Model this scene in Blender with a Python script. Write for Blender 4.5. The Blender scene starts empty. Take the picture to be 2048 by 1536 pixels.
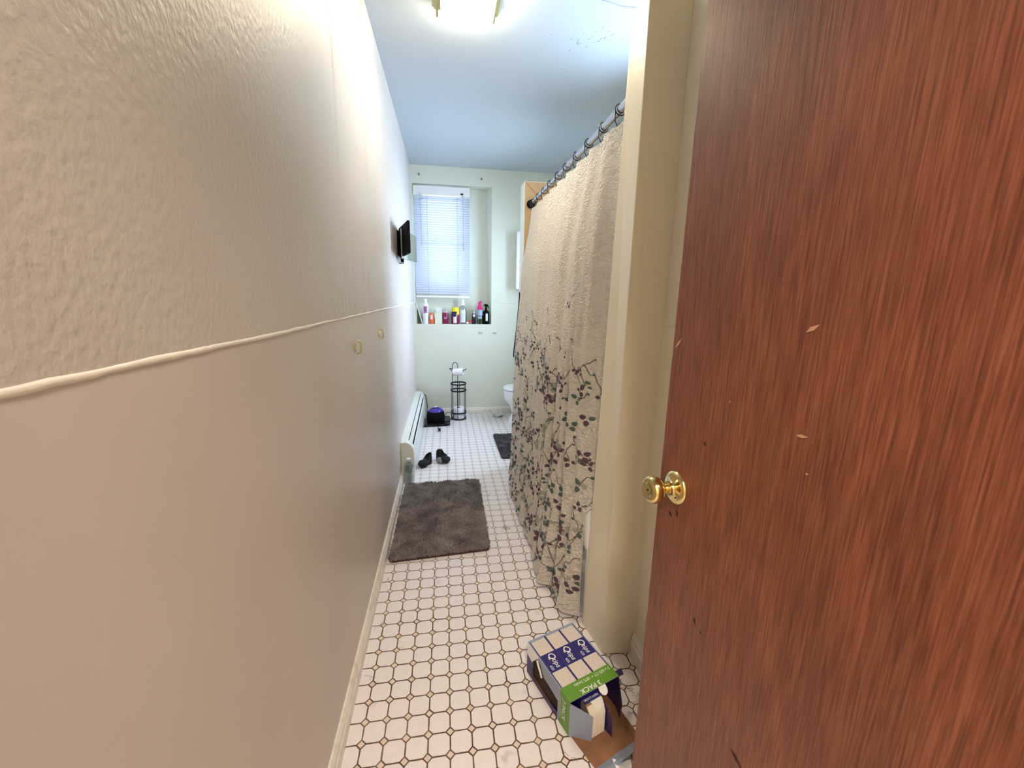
import bpy, math, random
from mathutils import Vector, Matrix
random.seed(7)
S = 0.065            # one floor-tile pitch in metres; geometry below is authored in tile pitches
sc = bpy.context.scene
COL = sc.collection
PI = math.pi

# ------------------------------------------------------------------ camera, world, exposure
def cam_axes(yaw, pitch, roll):
    cy, sy, cp, sp, cr, sr = math.cos(yaw), math.sin(yaw), math.cos(pitch), math.sin(pitch), math.cos(roll), math.sin(roll)
    f = Vector((sy*cp, cy*cp, -sp)); r = Vector((cy, -sy, 0)); u = r.cross(f)
    return cr*r + sr*u, -sr*r + cr*u, f
r_, u_, f_ = cam_axes(.1603, .2098, .0169)
cd = bpy.data.cameras.new('camera'); cam = bpy.data.objects.new('camera', cd); COL.objects.link(cam)
cd.sensor_width = 36; cd.sensor_fit = 'HORIZONTAL'; cd.lens = 820.5/2048*36
cd.clip_start = 0.02; cd.clip_end = 100
mw = Matrix((r_, u_, -f_)).transposed().to_4x4(); mw.translation = Vector((.1294, -14.638, 20.0))*S
cam.matrix_world = mw
sc.camera = cam
w = bpy.data.worlds.new('daylight'); sc.world = w; w.use_nodes = True
w.node_tree.nodes['Background'].inputs[0].default_value = (0.62, 0.78, 1.0, 1)
w.node_tree.nodes['Background'].inputs[1].default_value = 1.5
sc.view_settings.view_transform = 'Standard'; sc.view_settings.look = 'None'
sc.view_settings.exposure = 0.76; sc.view_settings.gamma = 1.0

def area(name, loc, rot, sx, sy, power, color, spread=180):
    l = bpy.data.lights.new(name, 'AREA'); l.shape = 'RECTANGLE'; l.size = sx; l.size_y = sy
    l.energy = power; l.color = color; l.spread = math.radians(spread)
    o = bpy.data.objects.new(name, l); COL.objects.link(o); o.location = Vector(loc)*S; o.rotation_euler = rot
    return o
WIN_P, TUB_FILL_P, HALL_P, LAMP_E, SIDE_P = 8.5, 8, 25, 37, 17
area('window_daylight', (-0.3, 62, 30), (math.radians(-84), 0, 0), .8, 1.3, WIN_P, (0.62, 0.76, 1.0))
area('tub_fill_light', (20.9, 16, 33.0), (0, math.radians(112), 0), .42, .8, TUB_FILL_P, (0.60, 0.76, 1.0), 110)  # light of an unseen window, added for the bluish glow on the ceiling
area('hall_fill_light', (1.5, -24, 37.2), (0, 0, 0), .35, .35, HALL_P, (1.0, 0.84, 0.72))  # warm fill added in the hall behind the camera, out of view
area('side_fill_light', (20.9, 40.0, 25), (0, math.radians(80), 0), 1.0, .6, SIDE_P, (0.60, 0.75, 1.0), 125)  # fill added to brighten the far end, as from an unseen window

# ------------------------------------------------------------------ materials
def N(t, kind, **kw):
    n = t.nodes.new(kind)
    for k, v in kw.items():
        if hasattr(n, k): setattr(n, k, v)
    return n
def mat(name, col, rough=.5, metal=0, spec=.5, var=None, bump=None, emit=None, trans=0, alpha=1, sheen=0, coat=0, sub=0):
    m = bpy.data.materials.new(name); m.use_nodes = True; t = m.node_tree; p = t.nodes['Principled BSDF']
    p.inputs['Base Color'].default_value = (*col, 1); p.inputs['Roughness'].default_value = rough
    p.inputs['Metallic'].default_value = metal; p.inputs['Specular IOR Level'].default_value = spec
    p.inputs['Transmission Weight'].default_value = trans; p.inputs['Alpha'].default_value = alpha
    p.inputs['Coat Weight'].default_value = coat; p.inputs['Sheen Weight'].default_value = sheen
    tc = N(t, 'ShaderNodeTexCoord')
    def noise(scale, st=(1, 1, 1), det=4):
        mp = N(t, 'ShaderNodeMapping'); mp.inputs['Scale'].default_value = st
        t.links.new(tc.outputs['Object'], mp.inputs[0])
        n = N(t, 'ShaderNodeTexNoise'); n.inputs['Scale'].default_value = scale; n.inputs['Detail'].default_value = det
        t.links.new(mp.outputs[0], n.inputs['Vector']); return n.outputs[0]
    if var:       # (scale, colour2, lo, hi, stretch)
        n = noise(var[0], var[4] if len(var) > 4 else (1, 1, 1))
        r = N(t, 'ShaderNodeValToRGB'); r.color_ramp.elements[0].position = var[2]; r.color_ramp.elements[1].position = var[3]
        r.color_ramp.elements[0].color = (*var[1], 1); r.color_ramp.elements[1].color = (*col, 1)
        t.links.new(n, r.inputs[0]); t.links.new(r.outputs[0], p.inputs['Base Color'])
    if bump:      # list of (scale, stretch, strength, distance)
        prev = None
        for b in bump:
            n = noise(b[0], b[1], 3); bn = N(t, 'ShaderNodeBump'); bn.inputs['Strength'].default_value = b[2]; bn.inputs['Distance'].default_value = b[3]
            t.links.new(n, bn.inputs['Height'])
            if prev: t.links.new(prev, bn.inputs['Normal'])
            prev = bn.outputs[0]
        t.links.new(prev, p.inputs['Normal'])
    if emit: p.inputs['Emission Color'].default_value = (*emit[0], 1); p.inputs['Emission Strength'].default_value = emit[1]
    return m
def rgb(r, g, b):
    f = lambda c: (c/255/12.92) if c <= 10 else ((c/255+.055)/1.055)**2.4
    return (f(r), f(g), f(b))
M = {}
M['wall'] = mat('wall_paint', rgb(208, 202, 194), .46, spec=.3, var=(2.5, rgb(200, 193, 184), .3, .7),
    bump=[(105, (1, 1, .8), .55, .003), (16, (1, 1, .6), .16, .004)])
M['board'] = mat('wainscot_paint', rgb(212, 202, 194), .40, spec=.35, var=(2.0, rgb(204, 193, 183), .3, .7), bump=[(9, (1, 1, .6), .18, .004), (90, (1, 1, 1), .10, .001)])
M['back_wall'] = mat('back_wall_paint', rgb(224, 228, 214), .4, var=(3, rgb(217, 222, 206), .3, .7), bump=[(40, (1, 1, 1), .2, .002)])
M['ceiling'] = mat('ceiling_paint', rgb(184, 194, 200), .42, bump=[(3.5, (1, 1, 1), .3, .01), (60, (1, 1, 1), .12, .002)])
M['partition'] = mat('partition_paint', rgb(232, 224, 200), .4, bump=[(60, (1, 1, 1), .15, .002)])
M['trim'] = mat('trim_paint', rgb(236, 230, 220), .35, var=(30, rgb(216, 206, 192), .3, .5), bump=[(40, (1, .2, 1), .3, .002)])
M['seam'] = mat('caulk_bead', rgb(240, 232, 220), .4, bump=[(70, (1, .5, 1), .5, .003)])
M['white_enamel'] = mat('white_enamel', rgb(240, 240, 236), .18, coat=.4)
M['porcelain'] = mat('porcelain', rgb(240, 242, 246), .08, coat=.6)
M['heater'] = mat('heater_enamel', rgb(232, 234, 226), .3)
M['black'] = mat('black_plastic', (.004, .004, .005), .75, spec=.1)
M['black_metal'] = mat('black_wire', (.008, .008, .009), .4, metal=.3)
M['glossblack'] = mat('gloss_black', (.004, .004, .006), .2, spec=.3)
M['brass'] = mat('polished_brass', rgb(232, 212, 150), .12, metal=1)
M['chrome'] = mat('brushed_steel', (.55, .56, .6), .22, metal=1)
M['darkwire'] = mat('dark_bronze_wire', (.05, .045, .045), .35, metal=.7)
M['paper'] = mat('tissue_paper', rgb(238, 238, 242), .9, bump=[(120, (1, 1, 1), .2, .001)])
M['kraft'] = mat('kraft_board', rgb(150, 108, 76), .8, var=(20, rgb(132, 92, 64), .3, .7))
M['box_grey'] = mat('box_blue_grey', rgb(146, 158, 180), .45)
M['box_shade'] = mat('box_inside_shade', rgb(58, 42, 34), .85)
M['navy'] = mat('box_navy', rgb(38, 34, 112), .35)
M['green'] = mat('box_green', rgb(98, 150, 44), .4)
M['print_white'] = mat('print_white', rgb(240, 240, 238), .5)
M['purple_card'] = mat('purple_card', rgb(52, 38, 96), .4)
M['mirror'] = mat('mirror_glass', (.75, .8, .78), .03, metal=1)
M['tan_board'] = mat('tan_surround', rgb(202, 176, 140), .5, var=(6, rgb(196, 168, 132), .3, .7))
M['tan_trim'] = mat('tan_trim', rgb(190, 162, 126), .5)
M['rug'] = mat('rug_pile', rgb(152, 143, 142), .95, sheen=.3, var=(11, rgb(106, 99, 99), .35, .65))
M['rug_b'] = mat('rug_backing', rgb(72, 56, 54), .95)
M['mat2'] = mat('bath_mat_pile', rgb(94, 90, 96), .95, var=(14, rgb(66, 62, 68), .35, .65))
M['shoe'] = mat('black_knit', (.008, .008, .009), .85, bump=[(150, (1, 1, 1), .5, .002)])
M['shoe_grey'] = mat('grey_lining', (.22, .23, .24), .8)
M['violet'] = mat('violet_plastic', rgb(62, 40, 160), .25, coat=.3)
M['swab_shade'] = mat('shade_between_swabs', rgb(150, 128, 108), .9); M['cotton'] = mat('cotton_swab_ends', rgb(238, 228, 214), .8); M['film'] = mat('glossy_white_film', rgb(240, 238, 232), .15, coat=.5)
M['dirt'] = mat('dust_and_hair', (.10, .085, .075), .95)
def glass_mat(name, tint, a=.35, rough=.05):
    m = bpy.data.materials.new(name); m.use_nodes = True; t = m.node_tree; t.nodes.remove(t.nodes['Principled BSDF'])
    out = t.nodes['Material Output']; tr = N(t, 'ShaderNodeBsdfTransparent'); gl = N(t, 'ShaderNodeBsdfGlossy'); mx = N(t, 'ShaderNodeMixShader')
    tr.inputs[0].default_value = (*tint, 1); gl.inputs['Roughness'].default_value = rough
    lw = N(t, 'ShaderNodeLayerWeight'); lw.inputs[0].default_value = a
    t.links.new(lw.outputs['Facing'], mx.inputs[0]); t.links.new(tr.outputs[0], mx.inputs[1]); t.links.new(gl.outputs[0], mx.inputs[2]); t.links.new(mx.outputs[0], out.inputs[0])
    return m
M['clear'] = glass_mat('clear_plastic', (.80, .84, .84), .4)
M['pane'] = glass_mat('window_glass', (.95, .97, 1), .15)
M['green_clear'] = glass_mat('greenish_liquid', (.50, .62, .45), .35)
def translucent(name, col, amt, rough=.5):
    m = bpy.data.materials.new(name); m.use_nodes = True; t = m.node_tree; p = t.nodes['Principled BSDF']
    p.inputs['Base Color'].default_value = (*col, 1); p.inputs['Roughness'].default_value = rough
    tl = N(t, 'ShaderNodeBsdfTranslucent'); tl.inputs[0].default_value = (*col, 1); mx = N(t, 'ShaderNodeMixShader'); mx.inputs[0].default_value = amt
    t.links.new(p.outputs[0], mx.inputs[1]); t.links.new(tl.outputs[0], mx.inputs[2]); t.links.new(mx.outputs[0], t.nodes['Material Output'].inputs[0])
    return m
M['slat'] = translucent('blind_slat', rgb(218, 221, 234), .20)
M['bag'] = translucent('thin_plastic_film', rgb(240, 242, 236), .3, .3)

def emission_glass(name, col, strength):
    m = mat(name, (.9, .85, .6), .3, emit=(col, strength)); return m
M['lamp_glass'] = emission_glass('lit_lamp_glass', (1.0, .85, .60), LAMP_E)

# left wall: plaster with paint sags (vertical streaks) towards the middle of the room
def streaky_wall():
    m = M['wall']; t = m.node_tree; p = t.nodes['Principled BSDF']
    tc = t.nodes['Texture Coordinate']
    mp = N(t, 'ShaderNodeMapping'); mp.inputs['Scale'].default_value = (1, 26, .9); t.links.new(tc.outputs['Object'], mp.inputs[0])
    n = N(t, 'ShaderNodeTexNoise'); n.inputs['Scale'].default_value = 1.6; n.inputs['Detail'].default_value = 5; t.links.new(mp.outputs[0], n.inputs['Vector'])
    sep = N(t, 'ShaderNodeSeparateXYZ'); t.links.new(tc.outputs['Object'], sep.inputs[0])
    mr = N(t, 'ShaderNodeMapRange'); mr.inputs[1].default_value = 2*S; mr.inputs[2].default_value = 22*S; t.links.new(sep.outputs[1], mr.inputs[0])
    r = N(t, 'ShaderNodeValToRGB'); r.color_ramp.elements[0].position = .52; r.color_ramp.elements[1].position = .70; t.links.new(n.outputs[0], r.inputs[0])
    mu = N(t, 'ShaderNodeMath', operation='MULTIPLY'); t.links.new(r.outputs[0], mu.inputs[0]); t.links.new(mr.outputs[0], mu.inputs[1])
    b = N(t, 'ShaderNodeBump'); b.inputs['Strength'].default_value = .55; b.inputs['Distance'].default_value = .006
    t.links.new(mu.outputs[0], b.inputs['Height'])
    old = p.inputs['Normal'].links[0].from_socket; t.links.new(old, b.inputs['Normal']); t.links.new(b.outputs[0], p.inputs['Normal'])
    # brownish run marks with their own shape, high on the wall
    mp2 = N(t, 'ShaderNodeMapping'); mp2.inputs['Scale'].default_value = (1, 22, .55); mp2.inputs['Location'].default_value = (0, 3.1, 0); t.links.new(tc.outputs['Object'], mp2.inputs[0])
    n2 = N(t, 'ShaderNodeTexNoise'); n2.inputs['Scale'].default_value = 1.3; n2.inputs['Detail'].default_value = 3; t.links.new(mp2.outputs[0], n2.inputs['Vector'])
    r2 = N(t, 'ShaderNodeValToRGB'); r2.color_ramp.elements[0].position = .60; r2.color_ramp.elements[1].position = .72; t.links.new(n2.outputs[0], r2.inputs[0])
    zz = N(t, 'ShaderNodeMapRange'); zz.inputs[1].default_value = 25*S; zz.inputs[2].default_value = 31*S; t.links.new(sep.outputs[2], zz.inputs[0])
    m2 = N(t, 'ShaderNodeMath', operation='MULTIPLY'); t.links.new(r2.outputs[0], m2.inputs[0]); t.links.new(zz.outputs[0], m2.inputs[1])
    m3 = N(t, 'ShaderNodeMath', operation='MULTIPLY'); t.links.new(m2.outputs[0], m3.inputs[0]); m3.inputs[1].default_value = .45
    mix = N(t, 'ShaderNodeMixRGB'); mix.inputs[2].default_value = (*rgb(168, 140, 98), 1)
    src = p.inputs['Base Color'].links[0].from_socket
    t.links.new(m3.outputs[0], mix.inputs[0]); t.links.new(src, mix.inputs[1]); t.links.new(mix.outputs[0], p.inputs['Base Color'])
streaky_wall()

# floor: octagon-and-dot tiles
def floor_mat():
    m = bpy.data.materials.new('octagon_dot_tile'); m.use_nodes = True; t = m.node_tree; p = t.nodes['Principled BSDF']
    tc = N(t, 'ShaderNodeTexCoord'); sep = N(t, 'ShaderNodeSeparateXYZ'); t.links.new(tc.outputs['Object'], sep.inputs[0])
    def MA(op, a, b=None, c=None):
        n = N(t, 'ShaderNodeMath', operation=op)
        for i, v in enumerate((a, b, c)):
            if v is None: continue
            if isinstance(v, (int, float)): n.inputs[i].default_value = v
            else: t.links.new(v, n.inputs[i])
        return n.outputs[0]
    wn = N(t, 'ShaderNodeTexNoise'); wn.inputs['Scale'].default_value = 6; t.links.new(tc.outputs['Object'], wn.inputs['Vector'])
    wob = MA('MULTIPLY', MA('SUBTRACT', wn.outputs[0], .5), .03)
    def dist(s):
        v = MA('ADD', MA('DIVIDE', s, S), wob); return MA('ABSOLUTE', MA('SUBTRACT', MA('FRACT', MA('ADD', v, .5)), .5)), v
    u, uu = dist(sep.outputs[0]); v, vv = dist(sep.outputs[1])
    sm = MA('ADD', u, v)
    ln = MA('MINIMUM', u, v)
    gn = N(t, 'ShaderNodeTexNoise'); gn.inputs['Scale'].default_value = 26; t.links.new(tc.outputs['Object'], gn.inputs['Vector'])
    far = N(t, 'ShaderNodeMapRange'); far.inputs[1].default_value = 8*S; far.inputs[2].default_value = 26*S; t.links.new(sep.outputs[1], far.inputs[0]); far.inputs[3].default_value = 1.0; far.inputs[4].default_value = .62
    gw = MA('MULTIPLY', far.outputs[0], MA('ADD', MA('MULTIPLY', gn.outputs[0], .034), .010))
    def soft(x, e): # 1 where x<e
        return MA('SUBTRACT', 1, MA('SMOOTHSTEP' if False else 'MINIMUM', MA('MAXIMUM', MA('DIVIDE', MA('SUBTRACT', x, e), .012), 0), 1))
    line = soft(ln, gw)
    dband = soft(MA('ABSOLUTE', MA('SUBTRACT', sm, .205)), MA('MULTIPLY', gw, 1.3))
    inside = MA('LESS_THAN', sm, .20)
    grout = MA('MAXIMUM', MA('MULTIPLY', line, MA('SUBTRACT', 1, inside)), dband)
    big = N(t, 'ShaderNodeTexNoise'); big.inputs['Scale'].default_value = 40; t.links.new(tc.outputs['Object'], big.inputs['Vector'])
    c1 = N(t, 'ShaderNodeValToRGB'); c1.color_ramp.elements[0].color = (*rgb(232, 226, 226), 1); c1.color_ramp.elements[1].color = (*rgb(242, 237, 238), 1)
    t.links.new(big.outputs[0], c1.inputs[0])
    # grime, by patches
    gr = N(t, 'ShaderNodeTexNoise'); gr.inputs['Scale'].default_value = 9; gr.inputs['Detail'].default_value = 6; t.links.new(tc.outputs['Object'], gr.inputs['Vector'])
    grr = N(t, 'ShaderNodeValToRGB'); grr.color_ramp.elements[0].position = .66; grr.color_ramp.elements[1].position = .80; t.links.new(gr.outputs[0], grr.inputs[0])
    g1 = N(t, 'ShaderNodeMixRGB'); g1.inputs[2].default_value = (*rgb(140, 128, 118), 1); t.links.new(MA('MULTIPLY', grr.outputs[0], .7), g1.inputs[0]); t.links.new(c1.outputs[0], g1.inputs[1])
    # dot colour per dot
    wh = N(t, 'ShaderNodeTexWhiteNoise'); cx = N(t, 'ShaderNodeCombineXYZ')
    t.links.new(MA('ROUND', uu), cx.inputs[0]); t.links.new(MA('ROUND', vv), cx.inputs[1]); t.links.new(cx.outputs[0], wh.inputs['Vector'])
    dc = N(t, 'ShaderNodeValToRGB'); dc.color_ramp.elements[0].color = (*rgb(220, 202, 182), 1); dc.color_ramp.elements[1].color = (*rgb(232, 218, 202), 1); t.links.new(wh.outputs[0], dc.inputs[0])
    mx1 = N(t, 'ShaderNodeMixRGB'); t.links.new(inside, mx1.inputs[0]); t.links.new(g1.outputs[0], mx1.inputs[1]); t.links.new(dc.outputs[0], mx1.inputs[2])
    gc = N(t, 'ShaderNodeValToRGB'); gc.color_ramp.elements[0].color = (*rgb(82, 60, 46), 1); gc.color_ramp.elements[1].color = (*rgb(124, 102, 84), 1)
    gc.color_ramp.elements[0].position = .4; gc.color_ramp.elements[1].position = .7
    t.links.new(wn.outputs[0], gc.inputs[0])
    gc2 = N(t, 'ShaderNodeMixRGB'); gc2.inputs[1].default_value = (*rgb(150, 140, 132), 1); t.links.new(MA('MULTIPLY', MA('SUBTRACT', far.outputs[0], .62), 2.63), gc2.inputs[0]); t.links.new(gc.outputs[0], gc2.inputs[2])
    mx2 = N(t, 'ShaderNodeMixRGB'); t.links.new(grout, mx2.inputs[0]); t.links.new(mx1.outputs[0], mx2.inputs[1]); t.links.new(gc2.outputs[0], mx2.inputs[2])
    t.links.new(mx2.outputs[0], p.inputs['Base Color'])
    t.links.new(MA('ADD', MA('MULTIPLY', grout, .4), .33), p.inputs['Roughness'])
    b = N(t, 'ShaderNodeBump'); b.inputs['Strength'].default_value = .5; b.inputs['Distance'].default_value = .002
    t.links.new(MA('SUBTRACT', 1, grout), b.inputs['Height']); t.links.new(b.outputs[0], p.inputs['Normal'])
    return m
M['floor'] = floor_mat()

def wood_mat():
    m = bpy.data.materials.new('stained_door_veneer'); m.use_nodes = True; t = m.node_tree; p = t.nodes['Principled BSDF']
    tc = N(t, 'ShaderNodeTexCoord')
    def nz(scale, st, det, dist=0):
        mp = N(t, 'ShaderNodeMapping'); mp.inputs['Scale'].default_value = st; t.links.new(tc.outputs['Object'], mp.inputs[0])
        n = N(t, 'ShaderNodeTexNoise'); n.inputs['Scale'].default_value = scale; n.inputs['Detail'].default_value = det; n.inputs['Distortion'].default_value = dist
        t.links.new(mp.outputs[0], n.inputs['Vector']); return n.outputs[0]
    fine = nz(60, (7, 7, .22), 6, .3); mid = nz(7, (2.5, 2.5, .5), 5, 1.2); large = nz(2.2, (1, 1, .6), 3, .6)
    r = N(t, 'ShaderNodeValToRGB'); e = r.color_ramp.elements
    e[0].position = .30; e[0].color = (*rgb(112, 64, 42), 1); e[1].position = .66; e[1].color = (*rgb(164, 106, 80), 1)
    mid1 = r.color_ramp.elements.new(.48); mid1.color = (*rgb(142, 86, 60), 1); t.links.new(fine, r.inputs[0])
    r2 = N(t, 'ShaderNodeValToRGB'); r2.color_ramp.elements[0].position = .3; r2.color_ramp.elements[1].position = .7
    r2.color_ramp.elements[0].color = (.50, .43, .39, 1); r2.color_ramp.elements[1].color = (1.0, .88, .82, 1); t.links.new(mid, r2.inputs[0])
    mu = N(t, 'ShaderNodeMixRGB', blend_type='MULTIPLY'); mu.inputs[0].default_value = .6; t.links.new(r.outputs[0], mu.inputs[1]); t.links.new(r2.outputs[0], mu.inputs[2])
    r3 = N(t, 'ShaderNodeValToRGB'); r3.color_ramp.elements[0].position = .35; r3.color_ramp.elements[1].position = .65
    r3.color_ramp.elements[0].color = (.80, .74, .74, 1); r3.color_ramp.elements[1].color = (.98, .99, .88, 1); t.links.new(large, r3.inputs[0])
    mu2 = N(t, 'ShaderNodeMixRGB', blend_type='MULTIPLY'); mu2.inputs[0].default_value = 1; t.links.new(mu.outputs[0], mu2.inputs[1]); t.links.new(r3.outputs[0], mu2.inputs[2])
    t.links.new(mu2.outputs[0], p.inputs['Base Color']); p.inputs['Roughness'].default_value = .42
    b = N(t, 'ShaderNodeBump'); b.inputs['Strength'].default_value = .25; b.inputs['Distance'].default_value = .001
    t.links.new(fine, b.inputs['Height']); t.links.new(b.outputs[0], p.inputs['Normal'])
    return m
M['wood'] = wood_mat()

def swab_mat():
    m = bpy.data.materials.new('swab_tips_print'); m.use_nodes = True; t = m.node_tree; p = t.nodes['Principled BSDF']
    tc = N(t, 'ShaderNodeTexCoord'); mp = N(t, 'ShaderNodeMapping'); mp.inputs['Rotation'].default_value = (0, 0, math.radians(19.4)); t.links.new(tc.outputs['Object'], mp.inputs[0])
    v = N(t, 'ShaderNodeTexVoronoi'); v.inputs['Scale'].default_value = 330; v.inputs['Randomness'].default_value = .12; t.links.new(mp.outputs[0], v.inputs['Vector'])
    r = N(t, 'ShaderNodeValToRGB'); r.color_ramp.elements[0].position = .40; r.color_ramp.elements[1].position = .62
    r.color_ramp.elements[0].color = (*rgb(236, 226, 214), 1); r.color_ramp.elements[1].color = (*rgb(160, 142, 138), 1)
    t.links.new(v.outputs['Distance'], r.inputs[0]); t.links.new(r.outputs[0], p.inputs['Base Color']); p.inputs['Roughness'].default_value = .45
    return m
M['swab'] = swab_mat()

def cloth_mat():
    m = bpy.data.materials.new('seersucker_curtain_cloth'); m.use_nodes = True; t = m.node_tree; p = t.nodes['Principled BSDF']
    p.inputs['Base Color'].default_value = (*rgb(248, 240, 228), 1); p.inputs['Roughness'].default_value = .8
    tc = N(t, 'ShaderNodeTexCoord'); mp = N(t, 'ShaderNodeMapping'); mp.inputs['Scale'].default_value = (.7, 1, 1.5); t.links.new(tc.outputs['Object'], mp.inputs[0])
    n = N(t, 'ShaderNodeTexNoise'); n.inputs['Scale'].default_value = 52; n.inputs['Detail'].default_value = 2.5; n.inputs['Distortion'].default_value = 1.6; t.links.new(mp.outputs[0], n.inputs['Vector'])
    b = N(t, 'ShaderNodeBump'); b.inputs['Strength'].default_value = 1.0; b.inputs['Distance'].default_value = .024; t.links.new(n.outputs[0], b.inputs['Height']); t.links.new(b.outputs[0], p.inputs['Normal'])
    tl = N(t, 'ShaderNodeBsdfTranslucent'); tl.inputs[0].default_value = (*rgb(248, 240, 228), 1); t.links.new(b.outputs[0], tl.inputs['Normal'])
    mx = N(t, 'ShaderNodeMixShader'); mx.inputs[0].default_value = .15
    t.links.new(p.outputs[0], mx.inputs[1]); t.links.new(tl.outputs[0], mx.inputs[2]); t.links.new(mx.outputs[0], t.nodes['Material Output'].inputs[0])
    return m
M['cloth'] = cloth_mat()
M['leaf_plum'] = mat('print_plum', rgb(92, 68, 80), .85); M['leaf_green'] = mat('print_green', rgb(84, 104, 98), .85)
M['leaf_grey'] = mat('print_grey_green', rgb(160, 164, 150), .85); M['stem'] = mat('print_stem', rgb(104, 92, 86), .85)
P_ = lambda n, c, r=.4: M.setdefault(n, mat(n, rgb(*c), r))
P_('plastic_white', (238, 240, 246)); P_('plastic_orange', (236, 110, 60)); P_('card_cream', (224, 226, 208), .7); P_('plastic_maroon', (128, 16, 62), .3)
P_('plastic_yellow', (238, 214, 40)); P_('plastic_magenta', (214, 30, 128), .35); P_('plastic_pink', (226, 120, 160)); P_('label_white', (226, 228, 236)); P_('plastic_bluegrey', (150, 172, 198))
P_('plastic_dark', (34, 26, 44), .25); P_('plastic_grey', (176, 178, 180)); P_('plastic_red', (190, 60, 80)); P_('olive_dark', (74, 78, 62), .5); P_('cream_plastic', (222, 208, 176), .4); P_('label_lilac', (176, 120, 170)); P_('label_navy', (40, 40, 84))

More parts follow.
